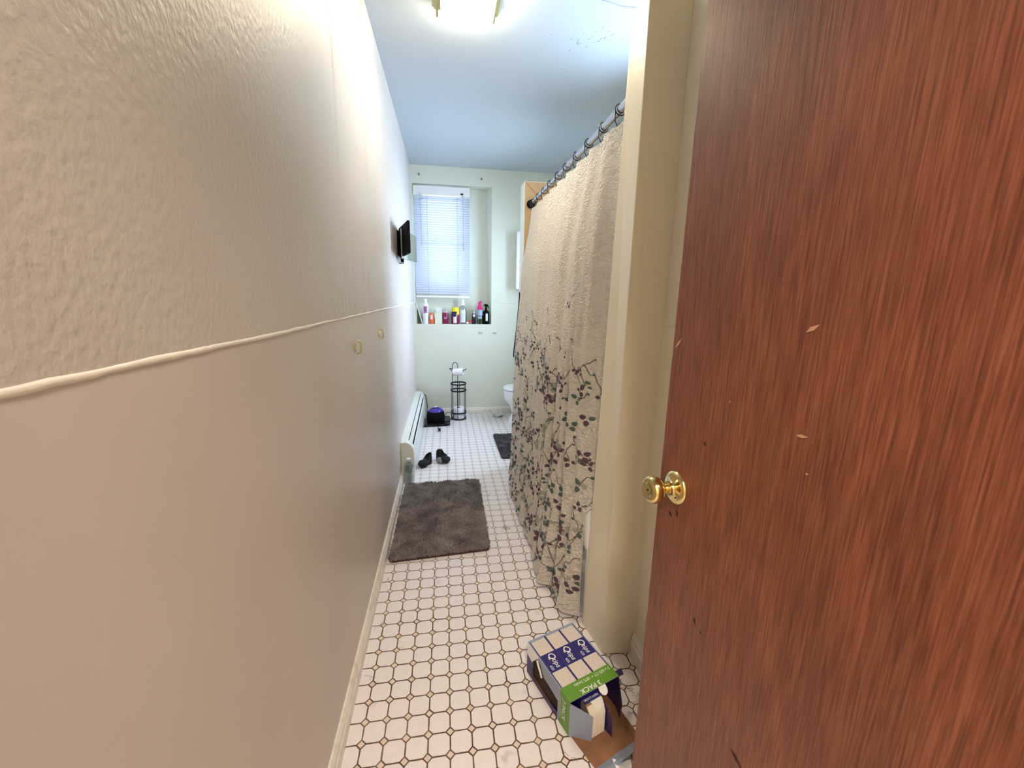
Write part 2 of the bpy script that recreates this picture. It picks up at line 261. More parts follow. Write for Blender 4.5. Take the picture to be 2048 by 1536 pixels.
# ------------------------------------------------------------------ mesh builder (tile units, world coordinates)
class MB:
    def __init__(s): s.v = []; s.f = []; s.m = []
    def add(s, vs, fs, mi=0):
        b = len(s.v); s.v += [tuple(v) for v in vs]; s.f += [tuple(b+i for i in f) for f in fs]; s.m += [mi]*len(fs); return s
    def box(s, x0, x1, y0, y1, z0, z1, mi=0, fr=None):
        vs = [(x, y, z) for x in (x0, x1) for y in (y0, y1) for z in (z0, z1)]
        if fr: vs = [fr(v) for v in vs]
        return s.add(vs, [(0, 1, 3, 2), (4, 6, 7, 5), (0, 4, 5, 1), (2, 3, 7, 6), (0, 2, 6, 4), (1, 5, 7, 3)], mi)
    def prism(s, poly, z0, z1, mi=0, fr=None):     # poly in (x,y), extruded z; fr maps (x,y,z)->world
        n = len(poly); vs = [(x, y, z0) for x, y in poly]+[(x, y, z1) for x, y in poly]
        if fr: vs = [fr(v) for v in vs]
        return s.add(vs, [tuple(range(n))[::-1], tuple(range(n, 2*n))]+[(i, (i+1) % n, n+(i+1) % n, n+i) for i in range(n)], mi)
    def lathe(s, prof, c, ax=(0, 0, 1), n=24, mi=0, sx=1, sy=1, cap=True):   # prof [(r,h)]
        ax = Vector(ax).normalized(); a = ax.orthogonal().normalized() if abs(ax.z) < .99 else Vector((1, 0, 0)); b = ax.cross(a); c = Vector(c)
        vs = [];
        for r, h in prof:
            for k in range(n):
                t = 2*PI*k/n; vs.append(c+ax*h+a*(r*math.cos(t)*sx)+b*(r*math.sin(t)*sy))
        fs = [(i*n+k, i*n+(k+1) % n, (i+1)*n+(k+1) % n, (i+1)*n+k) for i in range(len(prof)-1) for k in range(n)]
        if cap: fs += [tuple(range(n))[::-1], tuple((len(prof)-1)*n+k for k in range(n))]
        return s.add(vs, fs, mi)
    def tube(s, pts, r, n=8, mi=0, closed=False, cap=True):
        pts = [Vector(p) for p in pts]; L = len(pts); vs = []; prev = None
        for i, p in enumerate(pts):
            if closed: d = pts[(i+1) % L]-pts[i-1]
            else: d = pts[min(i+1, L-1)]-pts[max(i-1, 0)]
            d.normalize()
            if prev is None: a = d.orthogonal().normalized()
            else: a = (prev-d*prev.dot(d)).normalized()
            prev = a; b = d.cross(a); rr = r[i] if isinstance(r, (list, tuple)) else r
            for k in range(n): t = 2*PI*k/n; vs.append(p+a*(rr*math.cos(t))+b*(rr*math.sin(t)))
        R = L if closed else L-1
        fs = [(i*n+k, i*n+(k+1) % n, ((i+1) % L)*n+(k+1) % n, ((i+1) % L)*n+k) for i in range(R) for k in range(n)]
        if cap and not closed: fs += [tuple(range(n))[::-1], tuple((L-1)*n+k for k in range(n))]
        return s.add(vs, fs, mi)
    def grid(s, fn, nu, nv, mi=0):
        vs = [fn(i/nu, j/nv) for i in range(nu+1) for j in range(nv+1)]
        return s.add(vs, [(i*(nv+1)+j, (i+1)*(nv+1)+j, (i+1)*(nv+1)+j+1, i*(nv+1)+j+1) for i in range(nu) for j in range(nv)], mi)
    def ell(s, c, rad, mi=0, nu=16, nv=10, rot=None, noise=0):
        R = rot or Matrix.Identity(3); c = Vector(c); vs = []
        for j in range(nv+1):
            ph = PI*j/nv
            for k in range(nu):
                t = 2*PI*k/nu; q = 1+noise*(math.sin(3*t+5*ph)+math.sin(5*t-3*ph+1))*.5
                vs.append(c+R @ Vector((rad[0]*math.sin(ph)*math.cos(t)*q, rad[1]*math.sin(ph)*math.sin(t)*q, rad[2]*math.cos(ph)*q)))
        return s.add(vs, [(j*nu+k, (j+1)*nu+k, (j+1)*nu+(k+1) % nu, j*nu+(k+1) % nu) for j in range(nv) for k in range(nu)], mi)
    def build(s, name, mats, parent=None, org=None, smooth=False, bevel=0, solid=0, merge=False, angle=35):
        if not isinstance(mats, (list, tuple)): mats = [mats]
        if parent is not None: org = Vector(parent['_o'])
        elif org is None:
            xs = [v[0] for v in s.v]; ys = [v[1] for v in s.v]; zs = [v[2] for v in s.v]
            org = Vector(((min(xs)+max(xs))/2, (min(ys)+max(ys))/2, min(zs)))
        org = Vector(org)
        me = bpy.data.meshes.new(name); me.from_pydata([tuple((Vector(v)-org)*S) for v in s.v], [], s.f)
        for m in mats: me.materials.append(M[m] if isinstance(m, str) else m)
        me.polygons.foreach_set('material_index', s.m)
        import bmesh
        bm = bmesh.new(); bm.from_mesh(me)
        if merge: bmesh.ops.remove_doubles(bm, verts=bm.verts, dist=1e-5)
        bmesh.ops.recalc_face_normals(bm, faces=bm.faces); bm.to_mesh(me); bm.free()
        if smooth:
            me.shade_smooth()
        o = bpy.data.objects.new(name, me); COL.objects.link(o)
        if parent is not None: o.parent = parent
        else: o.location = org*S
        o['_o'] = tuple(org)
        if bevel: b = o.modifiers.new('bevel', 'BEVEL'); b.width = bevel*S; b.segments = 3; b.limit_method = 'ANGLE'; b.angle_limit = math.radians(40)
        if solid: b = o.modifiers.new('thick', 'SOLIDIFY'); b.thickness = solid*S; b.offset = 0
        if smooth and angle:
            try:
                me.set_sharp_from_angle(angle=math.radians(angle))
            except Exception: pass
        return o
def tag(o, label, cat, group=None):
    o['label'] = label; o['category'] = cat
    if group: o['group'] = group
    return o
def thing(name, loc, label, cat, group=None):
    o = bpy.data.objects.new(name, None); COL.objects.link(o); o.location = Vector(loc)*S; o['_o'] = tuple(loc); o.empty_display_size = .05
    return tag(o, label, cat, group)
def struct(o): o['kind'] = 'structure'; return o
def text_into(mb, body, size, o, xd, yd, mi, shear=0, bold=0, align='LEFT'):
    """adds flat lettering to a builder: o origin, xd reading direction, yd up direction (tile units)"""
    cu = bpy.data.curves.new('t', 'FONT'); cu.body = body; cu.size = 1; cu.shear = shear; cu.offset = bold; cu.align_x = align; cu.resolution_u = 3
    ob = bpy.data.objects.new('t', cu); COL.objects.link(ob); dg = bpy.context.evaluated_depsgraph_get()
    me = bpy.data.meshes.new_from_object(ob.evaluated_get(dg))
    o = Vector(o); xd = Vector(xd); yd = Vector(yd)
    mb.add([o+xd*(v.co.x*size)+yd*(v.co.y*size) for v in me.vertices], [tuple(p.vertices) for p in me.polygons], mi)
    bpy.data.objects.remove(ob); bpy.data.curves.remove(cu); bpy.data.meshes.remove(me)

# ------------------------------------------------------------------ room shell
LX, BY, RX, CZ, HY = -4.95, 54.5, 20.0, 39.3, -34.0
struct(MB().box(-8, 24, HY-2, BY+4, -1.5, 0).build('floor', 'floor', org=(0, 0, 0)))
ceil = struct(MB().box(-8, 24, HY-2, BY+4, CZ, CZ+1.5).build('ceiling', 'ceiling', org=(0, 0, CZ)))
rs = random.Random(2); g = MB()
for k in range(22):     # small scuffs and a hairline crack in the ceiling paint
    x, y = rs.gauss(11.6, .9), rs.gauss(20.3, 1.0); a = rs.uniform(0, 3); l_ = rs.uniform(.06, .28)
    g.tube([(x, y, CZ), (x+l_*math.cos(a), y+l_*math.sin(a), CZ)], .025, 4)
g.tube([(10.2, 15.9, CZ), (11.2, 16.0, CZ), (12.1, 16.25, CZ), (13.2, 16.2, CZ)], .03, 4)
g.build('paint_scuffs', mat('ceiling_scuff', rgb(150, 160, 174), .7), parent=ceil)
# left wall: upper plaster and lower board in one slab, two paints
lw = MB(); lw.box(LX-1.5, LX, HY-2, BY+4, 18.75, CZ, 0).box(LX-1.5, LX, HY-2, BY+4, 0, 18.75, 1)
struct(lw.build('wall_left', ['wall', 'board'], org=(0, 0, 0)))
# back wall with a recessed window niche
bw = MB(); nx0, nx1, nz0, nz1 = -4.72, 7.6, 15.4, 36.75; D = 2.2
bw.box(LX-.5, nx0, BY, BY+D, 0, CZ).box(nx1, RX+1.5, BY, BY+D, 0, CZ).box(nx0, nx1, BY, BY+D, 0, nz0).box(nx0, nx1, BY, BY+D, nz1, CZ)
wx0, wx1, wz0, wz1 = -3.75, 3.25, 21.0, 35.3
bw.box(LX-.5, wx0, BY+D, BY+D+1.4, 0, CZ).box(wx1, RX+1.5, BY+D, BY+D+1.4, 0, CZ).box(wx0, wx1, BY+D, BY+D+1.4, 0, wz0).box(wx0, wx1, BY+D, BY+D+1.4, wz1, CZ)
# splayed right reveal (wider at the top)
bw.add([(nx1, BY, nz0), (nx1, BY, nz1), (nx1-.75, BY+D, nz1), (nx1-.2, BY+D, nz0), (nx1, BY+D, nz0), (nx1, BY+D, nz1)],
       [(0, 1, 2, 3), (0, 3, 4), (1, 5, 2), (2, 5, 4, 3), (0, 4, 5, 1)])
bw.tube([(nx1+.1, BY-.01, 18.95), (RX, BY-.01, 18.85)], .045, 6)
struct(bw.build('wall_back', 'back_wall', org=(0, BY, 0)))
# right wall with two unseen openings added for light, over tub and by toilet
rw = MB(); tz0, tz1, ty0, ty1 = 29.5, 36.5, 10, 22
sy0, sy1, sz0, sz1 = 35.0, 45.0, 17, 33.5
rw.box(RX, RX+1.4, HY-2, ty0, 0, CZ).box(RX, RX+1.4, ty1, sy0, 0, CZ).box(RX, RX+1.4, sy1, BY+4, 0, CZ).box(RX, RX+1.4, sy0, sy1, 0, sz0).box(RX, RX+1.4, sy0, sy1, sz1, CZ).box(RX, RX+1.4, ty0, ty1, 0, tz0).box(RX, RX+1.4, ty0, ty1, tz1, CZ)
struct(rw.build('wall_right', 'back_wall', org=(RX, 0, 0)))
# near tub partition, stopping short of the ceiling, and the closet wall that runs back to the doorway
PZ = 32.25
pb = MB(); b_ = [(8.67, 4.1), (8.27, 6.4), (RX, 6.4), (RX, 3.9), (10.45, 3.9)]; t_ = [(8.74, 4.3), (8.74, 6.1), (RX, 6.4), (RX, 3.9), (10.45, 3.9)]
pb.add([(x, y, 0) for x, y in b_]+[(x, y, PZ) for x, y in t_], [(4, 3, 2, 1, 0), (5, 6, 7, 8, 9)]+[(i, (i+1) % 5, 5+(i+1) % 5, 5+i) for i in range(5)])
struct(pb.build('wall_partition', 'partition', org=(8.7, 5, 0), bevel=.04))
struct(MB().box(10.45, 11.8, -15.4, 3.9, 0, 18.7).box(10.50, 11.8, -15.4, 3.9, 18.7, CZ).build('wall_closet', 'partition', org=(10.5, 0, 0)))
# far tub partition
struct(MB().prism([(8.32, 30), (8.28, 32), (RX, 32), (RX, 30)], 0, 31.6).build('wall_far_partition', 'back_wall', org=(8.3, 31, 0), bevel=.06))
# doorway wall round the camera and hallway end
dw = MB(); dw.box(LX, -2.6, -17, -15.4, 0, CZ).box(9.0, RX, -17, -15.4, 0, CZ).box(-2.6, 9.0, -17, -15.4, 32.0, CZ)
struct(dw.build('wall_near', 'partition', org=(0, -16, 0)))
struct(MB().box(-8, 24, HY-2, HY, 0, CZ).build('wall_hall', 'partition', org=(0, HY, 0)))

# baseboards and the raised joint strip
def base_profile(h, d): return [(0, 0), (d, 0), (d, h*.62), (d*.75, h*.72), (d*.75, h*.84), (d*.35, h), (0, h)]
b = MB(); pr = base_profile(1.05, .28)
b.prism(pr, -15.4, 28.4, fr=lambda v: (LX+v[0], v[2], v[1])); struct(b.build('baseboard_left', 'trim', org=(LX, 0, 0)))
b = MB(); b.prism(pr, -3.4, RX, fr=lambda v: (v[2], BY-v[0], v[1])); struct(b.build('baseboard_back', 'trim', org=(0, BY, 0)))
b = MB(); b.prism(base_profile(1.4, .24), -15.4, 3.85, fr=lambda v: (10.45-v[0], v[2], v[1])); struct(b.build('baseboard_right', 'trim', org=(10.4, 0, 0)))
rs = random.Random(3); ya = -15.4; ring = []
sb = MB(); n = 420
def seamf(i, j):
    y = -15.4+(BY+15.4)*i; k = int(i*n); a = seam_w[k]; t = j*PI
    return (LX-.01+.05*math.sin(t)*(.6+.6*a), y, 18.8+seam_c[k]-math.cos(t)*(.035+.035*a))
seam_w = []; seam_c = []; aw = .5; ac = 0
for k in range(n+2):
    aw = min(1, max(0, aw+rs.uniform(-.25, .25))); ac = ac*.97+rs.uniform(-.007, .007); seam_w.append(aw); seam_c.append(ac)
sb.grid(seamf, n, 6)
struct(sb.build('trim_1', 'seam', org=(LX, 0, 18.8), smooth=True))

# window in the niche: frame, sashes, glass
wf = MB(); fy0, fy1 = BY+D+.3, BY+D+1.1
for x0, x1, z0, z1 in ((wx0, wx0+.5, wz0, wz1), (wx1-.5, wx1, wz0, wz1), (wx0, wx1, wz0, wz0+.6), (wx0, wx1, wz1-.5, wz1), (wx0, wx1, 27.9, 28.5)):
    wf.box(x0, x1, fy0, fy1, z0, z1)
w1 = struct(wf.build('window_1', 'white_enamel', org=(-.25, BY+D+.7, wz0)))
MB().box(wx0+.3, wx1-.3, fy0+.35, fy0+.42, wz0+.4, wz1-.3).build('window_pane', 'pane', parent=w1)
wf = MB(); wf3 = MB()
for y0, y1, z0, z1 in ((ty0, ty0+.5, tz0, tz1), (ty1-.5, ty1, tz0, tz1), (ty0, ty1, tz0, tz0+.5), (ty0, ty1, tz1-.5, tz1)):
    wf.box(RX+.3, RX+1, y0, y1, z0, z1)
for y0, y1, z0, z1 in ((sy0, sy0+.5, sz0, sz1), (sy1-.5, sy1, sz0, sz1), (sy0, sy1, sz0, sz0+.5), (sy0, sy1, sz1-.5, sz1)):
    wf3.box(RX+.3, RX+1, y0, y1, z0, z1)
struct(wf3.build('added_window_side', 'white_enamel', org=(RX+.7, 40, sz0)))  # frame of the unseen window added to light the far end
w2 = struct(wf.build('added_window_tub', 'white_enamel', org=(RX+.7, 16, tz0)))  # frame of the unseen window added to light the ceiling

# ------------------------------------------------------------------ venetian blind
bl = thing('window_blind', (-.27, 55.1, 19.6), 'white venetian blind with closed slats lowered over the window in the niche', 'blind')
bx0, bx1 = -4.6, 4.12
hb = MB().box(bx0, bx1, 54.75, 55.5, 35.2, 36.5); hb.build('headrail', 'white_enamel', parent=bl, bevel=.06)
sl = MB(); n = 42; z = 34.9; dz = (34.9-20.1)/n
for i in range(n):
    zc = 34.9-dz*i
    for k in range(4):   # slightly crowned slat
        pass
    pts = []
    for k in range(5):
        a = (k-2)/2; t = math.radians(52); cr = .05*(1-a*a)
        pts.append((55.15+a*.23*math.cos(t)+cr*math.sin(t), zc+a*.23*math.sin(t)-cr*math.cos(t)))
    b0 = len(sl.v)
    sl.add([(x, y, zz) for x in (bx0+.05, bx1-.05) for y, zz in pts], [(k, k+1, 6+k, 5+k) for k in range(4)])
sl.build('slats', 'slat', parent=bl, smooth=True, angle=0)
MB().box(bx0+.05, bx1-.05, 54.95, 55.35, 19.65, 19.95).build('bottom_rail', 'white_enamel', parent=bl, bevel=.04)
for x in (-2.55, 2.15):
    MB().tube([(x, 54.88, 35.3), (x, 54.88, 19.9)], .028, 5).tube([(x, 55.42, 35.3), (x, 55.42, 19.9)], .02, 5).build('ladder_cord', 'plastic_grey', parent=bl)
MB().tube([(3.05, 54.6, 35.4), (3.08, 54.58, 27.2)], .04, 6).tube([(3.05, 54.6, 28.1), (3.1, 54.58, 27.1)], .09, 6).build('lift_cord', 'plastic_grey', parent=bl)
MB().tube([(-3.55, 54.6, 35.4), (-3.48, 54.55, 27.6)], .05, 6).build('tilt_wand', 'plastic_grey', parent=bl)
MB().box(2.7, 3.1, 54.68, 54.76, 35.4, 35.62).build('cord_lock', 'black', parent=bl)

# ------------------------------------------------------------------ ceiling lamp
cl = thing('ceiling_lamp', (1.8, 16.2, CZ), 'square lit ceiling lamp with warm glass diffuser and brass edges', 'ceiling lamp')
MB().box(-.35, 4.05, 14.2, 18.6, CZ-.18, CZ).build('backing_plate', 'brass', parent=cl)
MB().box(.35, 3.3, 14.8, 17.8, CZ-.9, CZ-.18).build('lamp_body', 'white_enamel', parent=cl)
MB().box(.12, 3.55, 14.6, 18.05, CZ-1.4, CZ-.92).build('glass_diffuser', 'lamp_glass', parent=cl, bevel=.05)
MB().box(-.2, -.05, 14.5, 18.0, CZ-.95, CZ-.18).build('brass_clip', 'brass', parent=cl)
MB().box(3.6, 3.75, 14.5, 18.0, CZ-.95, CZ-.18).build('brass_clip', 'brass', parent=cl)

# ------------------------------------------------------------------ door
az = math.radians(-3); Ku = Vector((math.sin(az), math.cos(az), 0)); Kn = Vector((-math.cos(az), math.sin(az), 0))
K0 = Vector((7.018, -3.92, 14.35)); E0 = K0+Ku*.86; H0 = E0-Ku*11.7; th = .54
d = thing('door_1', (H0.x, H0.y, 0), 'reddish brown wooden door standing open into the bathroom', 'door'); d['kind'] = 'structure'
for k in ('label', 'category'): del d[k]
def dfr(v): return tuple(Vector((E0.x, E0.y, 0))-Ku*v[0]-Kn*v[2]+Vector((0, 0, v[1])))
rs = random.Random(5)
edge = [(0, .2)]
zz = .2
while zz < 31.0:
    zz += rs.uniform(.08, .6); edge.append((rs.choice([0, 0, 0, .01, .02, .05 if 12 < zz < 18 else .01]), min(zz, 31.2)))
poly = edge+[(11.7, 31.2), (11.7, .2)]
db = MB().prism(poly, 0, th, fr=dfr)
leaf = db.build('door_leaf', 'wood', parent=d)
# scratches, dents and pale scars in the veneer
sm_ = MB()
def scar(u, z, du, dz, wd, mi):
    L = math.hypot(du, dz); px, pz = -dz/L*wd, du/L*wd
    pts = [(u, z), (u+du*.4+px, z+dz*.4+pz), (u+du, z+dz), (u+du*.5-px, z+dz*.5-pz)]
    sm_.add([Vector(dfr((a, b_, 0)))+Kn*.012 for a, b_ in pts], [(0, 1, 2, 3)], mi)
scars = [(.12, 18.55, .3, .35, .05, 0), (4.4, 19.4, .28, .18, .05, 0), (4.55, 17.3, .3, .06, .04, 0), (.55, 6.3, .18, -.5, .02, 0), (1.05, 8.6, .05, -.14, .02, 0), (1.85, 16.2, .12, -.1, .05, 1),
         (.62, 13.45, .22, -.12, .06, 1), (1.0, 13.7, .1, -.25, .05, 1), (2.3, 11.0, .12, -.2, .05, 1), (2.6, 10.8, .1, -.05, .04, 1), (4.5, 8.6, .7, -.2, .10, 1), (4.2, 8.7, .4, -.1, .07, 1), (4.9, 16.6, .08, .04, .03, 0), (2.6, 17.5, .04, .04, .03, 0)]
for a in scars: scar(*a)
sm_.build('veneer_scars', [mat('bare_wood_scar', rgb(200, 150, 116), .6), mat('dark_wood_scar', rgb(58, 28, 18), .7)], parent=leaf)
# knob with rosette, privacy button
def knob(parent):
    MB().lathe([(.50, 0), (.52, .03), (.50, .09), (.40, .13), (.24, .16), (.20, .20), (.20, .3)], K0, Kn, 40).build('rosette', 'brass', parent=parent, smooth=True, angle=50)
    kb = MB().lathe([(.17, .15), (.15, .3), (.16, .42), (.24, .52), (.36, .60), (.41, .68), (.42, .80), (.40, .90), (.34, .955), (.22, .968), (.20, .95), (.18, .95)], K0, Kn, 40).build('knob', 'brass', parent=parent, smooth=True, angle=50)
    MB().lathe([(.035, .94), (.035, .955)], K0, Kn, 12).build('keyhole', 'black', parent=kb)
    p = K0-Vector((0, 0, .2))-Ku*.2
    MB().lathe([(.05, .08), (.05, .15)], p, Kn, 12).build('screw_hole', 'black', parent=parent)
kn = bpy.data.objects.new('door_knob', None); COL.objects.link(kn); kn.parent = d; kn['_o'] = d['_o']
knob(d); bpy.data.objects.remove(kn)

# ------------------------------------------------------------------ left-wall fittings
HSX, HSY = 1.0, .6
def wall_hook(y, label):
    t = thing('wall_hook', (LX, y, 17.1), label, 'hook', 'adhesive hooks on the left wall')
    MB().lathe([(.30, 0), (.32, .05), (.28, .10)], (LX, y, 17.1), (1, 0, 0), 24, sx=HSX, sy=HSY).build('base_plate', 'cream_plastic', parent=t, smooth=True)
    pts = [(LX+.1, y, 17.45), (LX+.3, y, 17.35), (LX+.34, y, 17.05), (LX+.3, y, 16.78), (LX+.1, y, 16.7)]
    MB().tube(pts, .06, 8).build('hook_loop', 'cream_plastic', parent=t, smooth=True)
wall_hook(9.45, 'cream oval plastic hook on the left wall, the nearer and larger-looking of two')
wall_hook(17.94, 'cream oval plastic hook on the left wall, the farther one towards the window')

# baseboard heater
hy0, hy1 = 28.4, 53.2
h = thing('baseboard_heater', (LX, 41, 0), 'long white metal baseboard heater along the left wall', 'heater')
prof = [(0, .35), (.15, .35), (.15, 4.2), (0, 4.2)]
hp = MB(); hp.prism([(0, .4), (.12, .4), (.12, 4.2), (.75, 4.28), (.78, 4.4), (0, 4.4)], hy0+.4, hy1-.4, fr=lambda v: (LX+v[0], v[2], v[1])); hp.build('back_panel', 'heater', parent=h)
hp = MB(); hp.prism([(1.25, .35), (1.33, .35), (1.33, 3.3), (1.22, 3.42), (1.19, 3.35), (1.25, 3.25)], hy0+.4, hy1-.4, fr=lambda v: (LX+v[0], v[2], v[1])); hp.build('front_panel', 'heater', parent=h)
hp = MB(); hp.prism([(.80, 4.22), (.86, 4.28), (1.16, 3.82), (1.10, 3.76)], hy0+.4, hy1-.4, fr=lambda v: (LX+v[0], v[2], v[1])); hp.build('damper_louver', 'heater', parent=h)
MB().box(LX+.1, LX+1.2, hy0+.5, hy1-.5, .6, 3.4).build('fin_element', 'black', parent=h)
cap = [(0, 0), (1.40, 0), (1.40, 3.2), (1.36, 3.6), (1.2, 4.0), (.95, 4.3), (.65, 4.45), (0, 4.48)]
for y0, y1 in ((hy0, hy0+1.1), (hy1-1.0, hy1)):
    c = MB(); c.prism(cap, y0, y1, fr=lambda v: (LX+v[0], v[2], v[1])); c.build('end_cap', 'heater', parent=h, bevel=.06)

# swing-out black panel and mirror on the left wall
tv = thing('wall_television', (LX, 33, 24), 'small black flat screen swung out from the left wall near the window', 'television')
a0 = Vector((-4.72, 34.0, 0)); a1 = Vector((-3.30, 28.4, 0)); ad = (a1-a0).normalized(); an = Vector((ad.y, -ad.x, 0))
def tvf(v): q = a0+ad*v[0]+an*v[1]; return (q.x, q.y, v[2])
L = (a1-a0).length
MB().box(0, L, -.12, .12, 24.0, 27.05, fr=tvf).build('screen_housing', 'black', parent=tv, bevel=.05)
MB().box(.15, L-.15, -.15, -.12, 24.15, 26.9, fr=tvf).build('screen', 'black', parent=tv)
MB().box(.3, .34, -.16, -.14, 24.6, 26.2, fr=tvf).build('edge_highlight_strip', 'plastic_grey', parent=tv)
MB().box(LX, LX+.12, 33.2, 34.8, 24.2, 26.8).box(LX+.1, LX+.3, 33.9, 34.2, 25.2, 25.7).build('wall_bracket', 'black', parent=tv)
mr = thing('wall_mirror', (LX, 35, 23.9), 'small frameless mirror on a swing arm beyond the black screen on the left wall', 'mirror')
m0 = Vector((-4.35, 31.6, 0)); m1 = Vector((-3.22, 37.0, 0)); md = (m1-m0).normalized(); mn = Vector((md.y, -md.x, 0))
def mrf(v): q = m0+md*v[0]+mn*v[1]; return (q.x, q.y, v[2])
L2 = (m1-m0).length
MB().box(0, L2, .02, .07, 23.75, 26.7, fr=mrf).build('mirror_glass', 'mirror', parent=mr)
MB().box(0, L2, -.06, .015, 23.72, 26.73, fr=mrf).build('backing', 'plastic_grey', parent=mr)
MB().tube([(LX, 34.9, 23.5), (LX+.5, 34.2, 23.45), (-4.35, 33.0, 23.6)], .05, 6).box(-4.5, -4.2, 31.9, 32.2, 23.4, 23.9).build('swing_arm', 'black', parent=mr)

# back wall bits
def cover(x, label):
    t = thing('wall_anchor', (x, BY, 13.7), label, 'wall fixture', 'painted-over fixtures under the niche')
    MB().box(x-.35, x+.35, BY-.1, BY, 13.75, 14.3).build('base_block', 'back_wall', parent=t, bevel=.06)
    MB().box(x-.28, x+.28, BY-.22, BY-.1, 13.95, 14.08).build('clip_bar', 'plastic_grey', parent=t, bevel=.03)
cover(5.9, 'small painted-over bracket below the niche, the left one of two'); cover(8.25, 'small painted-over bracket below the niche, the right one of two')
def wnail(x, z, label):
    t = thing('wall_nail', (x, BY, z), label, 'nail', 'hooks above the window niche')
    MB().tube([(x, BY, z), (x+.02, BY-.3, z-.02), (x+.1, BY-.35, z+.12)], .05, 6).build('shank', 'darkwire', parent=t)
    MB().box(x-.12, x+.3, BY-.04, BY, z-.15, z-.03).box(x+.02, x+.14, BY-.04, BY, z-.2, z+.1).build('torn_plate', 'plastic_grey', parent=t)
wnail(-3.65, 38.0, 'small grey hook above the blind, the left one'); wnail(5.87, 37.85, 'small dark hook above the niche, right of the blind')
mc = thing('medicine_cabinet', (13, BY, 21.3), 'white medicine cabinet on the back wall beside the far partition', 'cabinet')
MB().box(11.5, 15.5, BY-1.5, BY, 21.3, 30.0).build('cabinet_body', 'white_enamel', parent=mc, bevel=.05)
dd = MB().box(11.45, 15.55, BY-1.75, BY-1.5, 21.2, 30.1).build('cabinet_door', 'white_enamel', parent=mc, bevel=.05)
MB().lathe([(.08, 0), (.1, .15)], (11.9, BY-1.75, 25.6), (0, -1, 0), 12).build('knob', 'plastic_grey', parent=dd)

# tan surround panel with mitred trim on the far partition, over the tub
sp = thing('surround_panel', (14, 29.95, 7.8), 'tan panel with mitred border on the far partition above the tub', 'panel')
MB().box(8.36, RX-.02, 29.88, 30, 7.8, 31.5).build('panel_board', 'tan_board', parent=sp)
tb = MB(); x0, x1, z0, z1, wd = 8.36, RX-.02, 7.8, 31.5, 1.5
o_ = [(x0, z0), (x1, z0), (x1, z1), (x0, z1)]; i_ = [(x0+wd, z0+wd), (x1-wd, z0+wd), (x1-wd, z1-wd), (x0+wd, z1-wd)]
for k in range(4):
    q = [o_[k], o_[(k+1) % 4], i_[(k+1) % 4], i_[k]]; cx = sum(p[0] for p in q)/4; cz = sum(p[1] for p in q)/4
    q = [(cx+(p[0]-cx)*.996, cz+(p[1]-cz)*.994) for p in q]
    tb.prism(q, 0, .07, fr=lambda v: (v[0], 29.88-v[2], v[1]))
tb.build('border_trim', 'tan_trim', parent=sp)
st = MB().tube([(8.25, 31.3, 20.5), (8.18, 31.3, 19), (8.0, 31.4, 16.5), (7.75, 31.5, 14.0), (7.72, 31.5, 13.2)], .07, 6)
tag(st.build('hanging_strap', 'black', smooth=True), 'thin black strap hanging at the end of the far partition behind the curtain', 'strap')

# ------------------------------------------------------------------ bathtub
bt = thing('bathtub', (14, 18, 0), 'white bathtub behind the shower curtain, only its near rounded rim showing', 'bathtub')
ty_0, ty_1, tx0, tx1 = 6.45, 29.8, 8.35, 19.9
tb = MB(); tb.box(tx0, tx1, ty_0, ty_1, 0, 5.2); tb.build('apron', 'porcelain', parent=bt, bevel=.2)
def rr(x0, x1, y0, y1, r, z, n=8):
    o = []
    for cx, cy, a in ((x1-r, y1-r, 0), (x0+r, y1-r, 90), (x0+r, y0+r, 180), (x1-r, y0+r, 270)):
        for k in range(n+1): t = math.radians(a+90*k/n); o.append((cx+r*math.cos(t), cy+r*math.sin(t), z))
    return o
rim = MB(); loops = [rr(8.32, 19.9, 6.45, 29.8, .5, 4.9), rr(8.14, 19.95, 6.4, 29.85, .6, 5.3), rr(8.12, 19.95, 6.4, 29.85, .6, 7.1), rr(8.3, 19.9, 6.5, 29.8, .6, 7.6), rr(8.9, 19.2, 7.2, 29.0, .8, 7.65), rr(9.2, 19.0, 7.6, 28.7, 1.2, 7.0), rr(9.8, 18.4, 9.5, 27.5, 2.4, 1.2)]
n = len(loops[0]); vs = [p for l in loops for p in l]
rim.add(vs, [(i*n+k, i*n+(k+1) % n, (i+1)*n+(k+1) % n, (i+1)*n+k) for i in range(len(loops)-1) for k in range(n)]+[tuple((len(loops)-1)*n+k for k in range(n))])
rim.build('rim_and_basin', 'porcelain', parent=bt, smooth=True)

# ------------------------------------------------------------------ curtain rod, rings, curtain
RXc, RZ = 8.95, 29.35
rod = thing('curtain_rod', (RXc, 18, RZ), 'brushed steel tension rod holding the shower curtain', 'curtain rod')
MB().tube([(RXc, 6.2, RZ-.1), (RXc, 16, RZ-.08)], .21, 16).build('thick_tube', 'chrome', parent=rod, smooth=True)
MB().tube([(RXc, 16, RZ-.08), (RXc, 28.6, RZ)], .17, 16).build('thin_tube', 'chrome', parent=rod, smooth=True)
MB().lathe([(.21, 0), (.25, .1), (.25, .5), (.21, .6)], (RXc, 15.6, RZ-.08), (0, 1, 0), 16).build('joint_collar', 'chrome', parent=rod, smooth=True)
MB().lathe([(.21, 0), (.30, .1), (.32, .9), (.42, 1.0), (.42, 1.25)], (RXc, 28.6, RZ), (0, 1, 0), 16).build('end_cap', 'black', parent=rod, smooth=True)
rings_y = [7.25, 9.5, 11.9, 14.35, 16.7, 19.0, 21.4, 23.7, 25.9, 27.7, 28.5]
ring0 = None
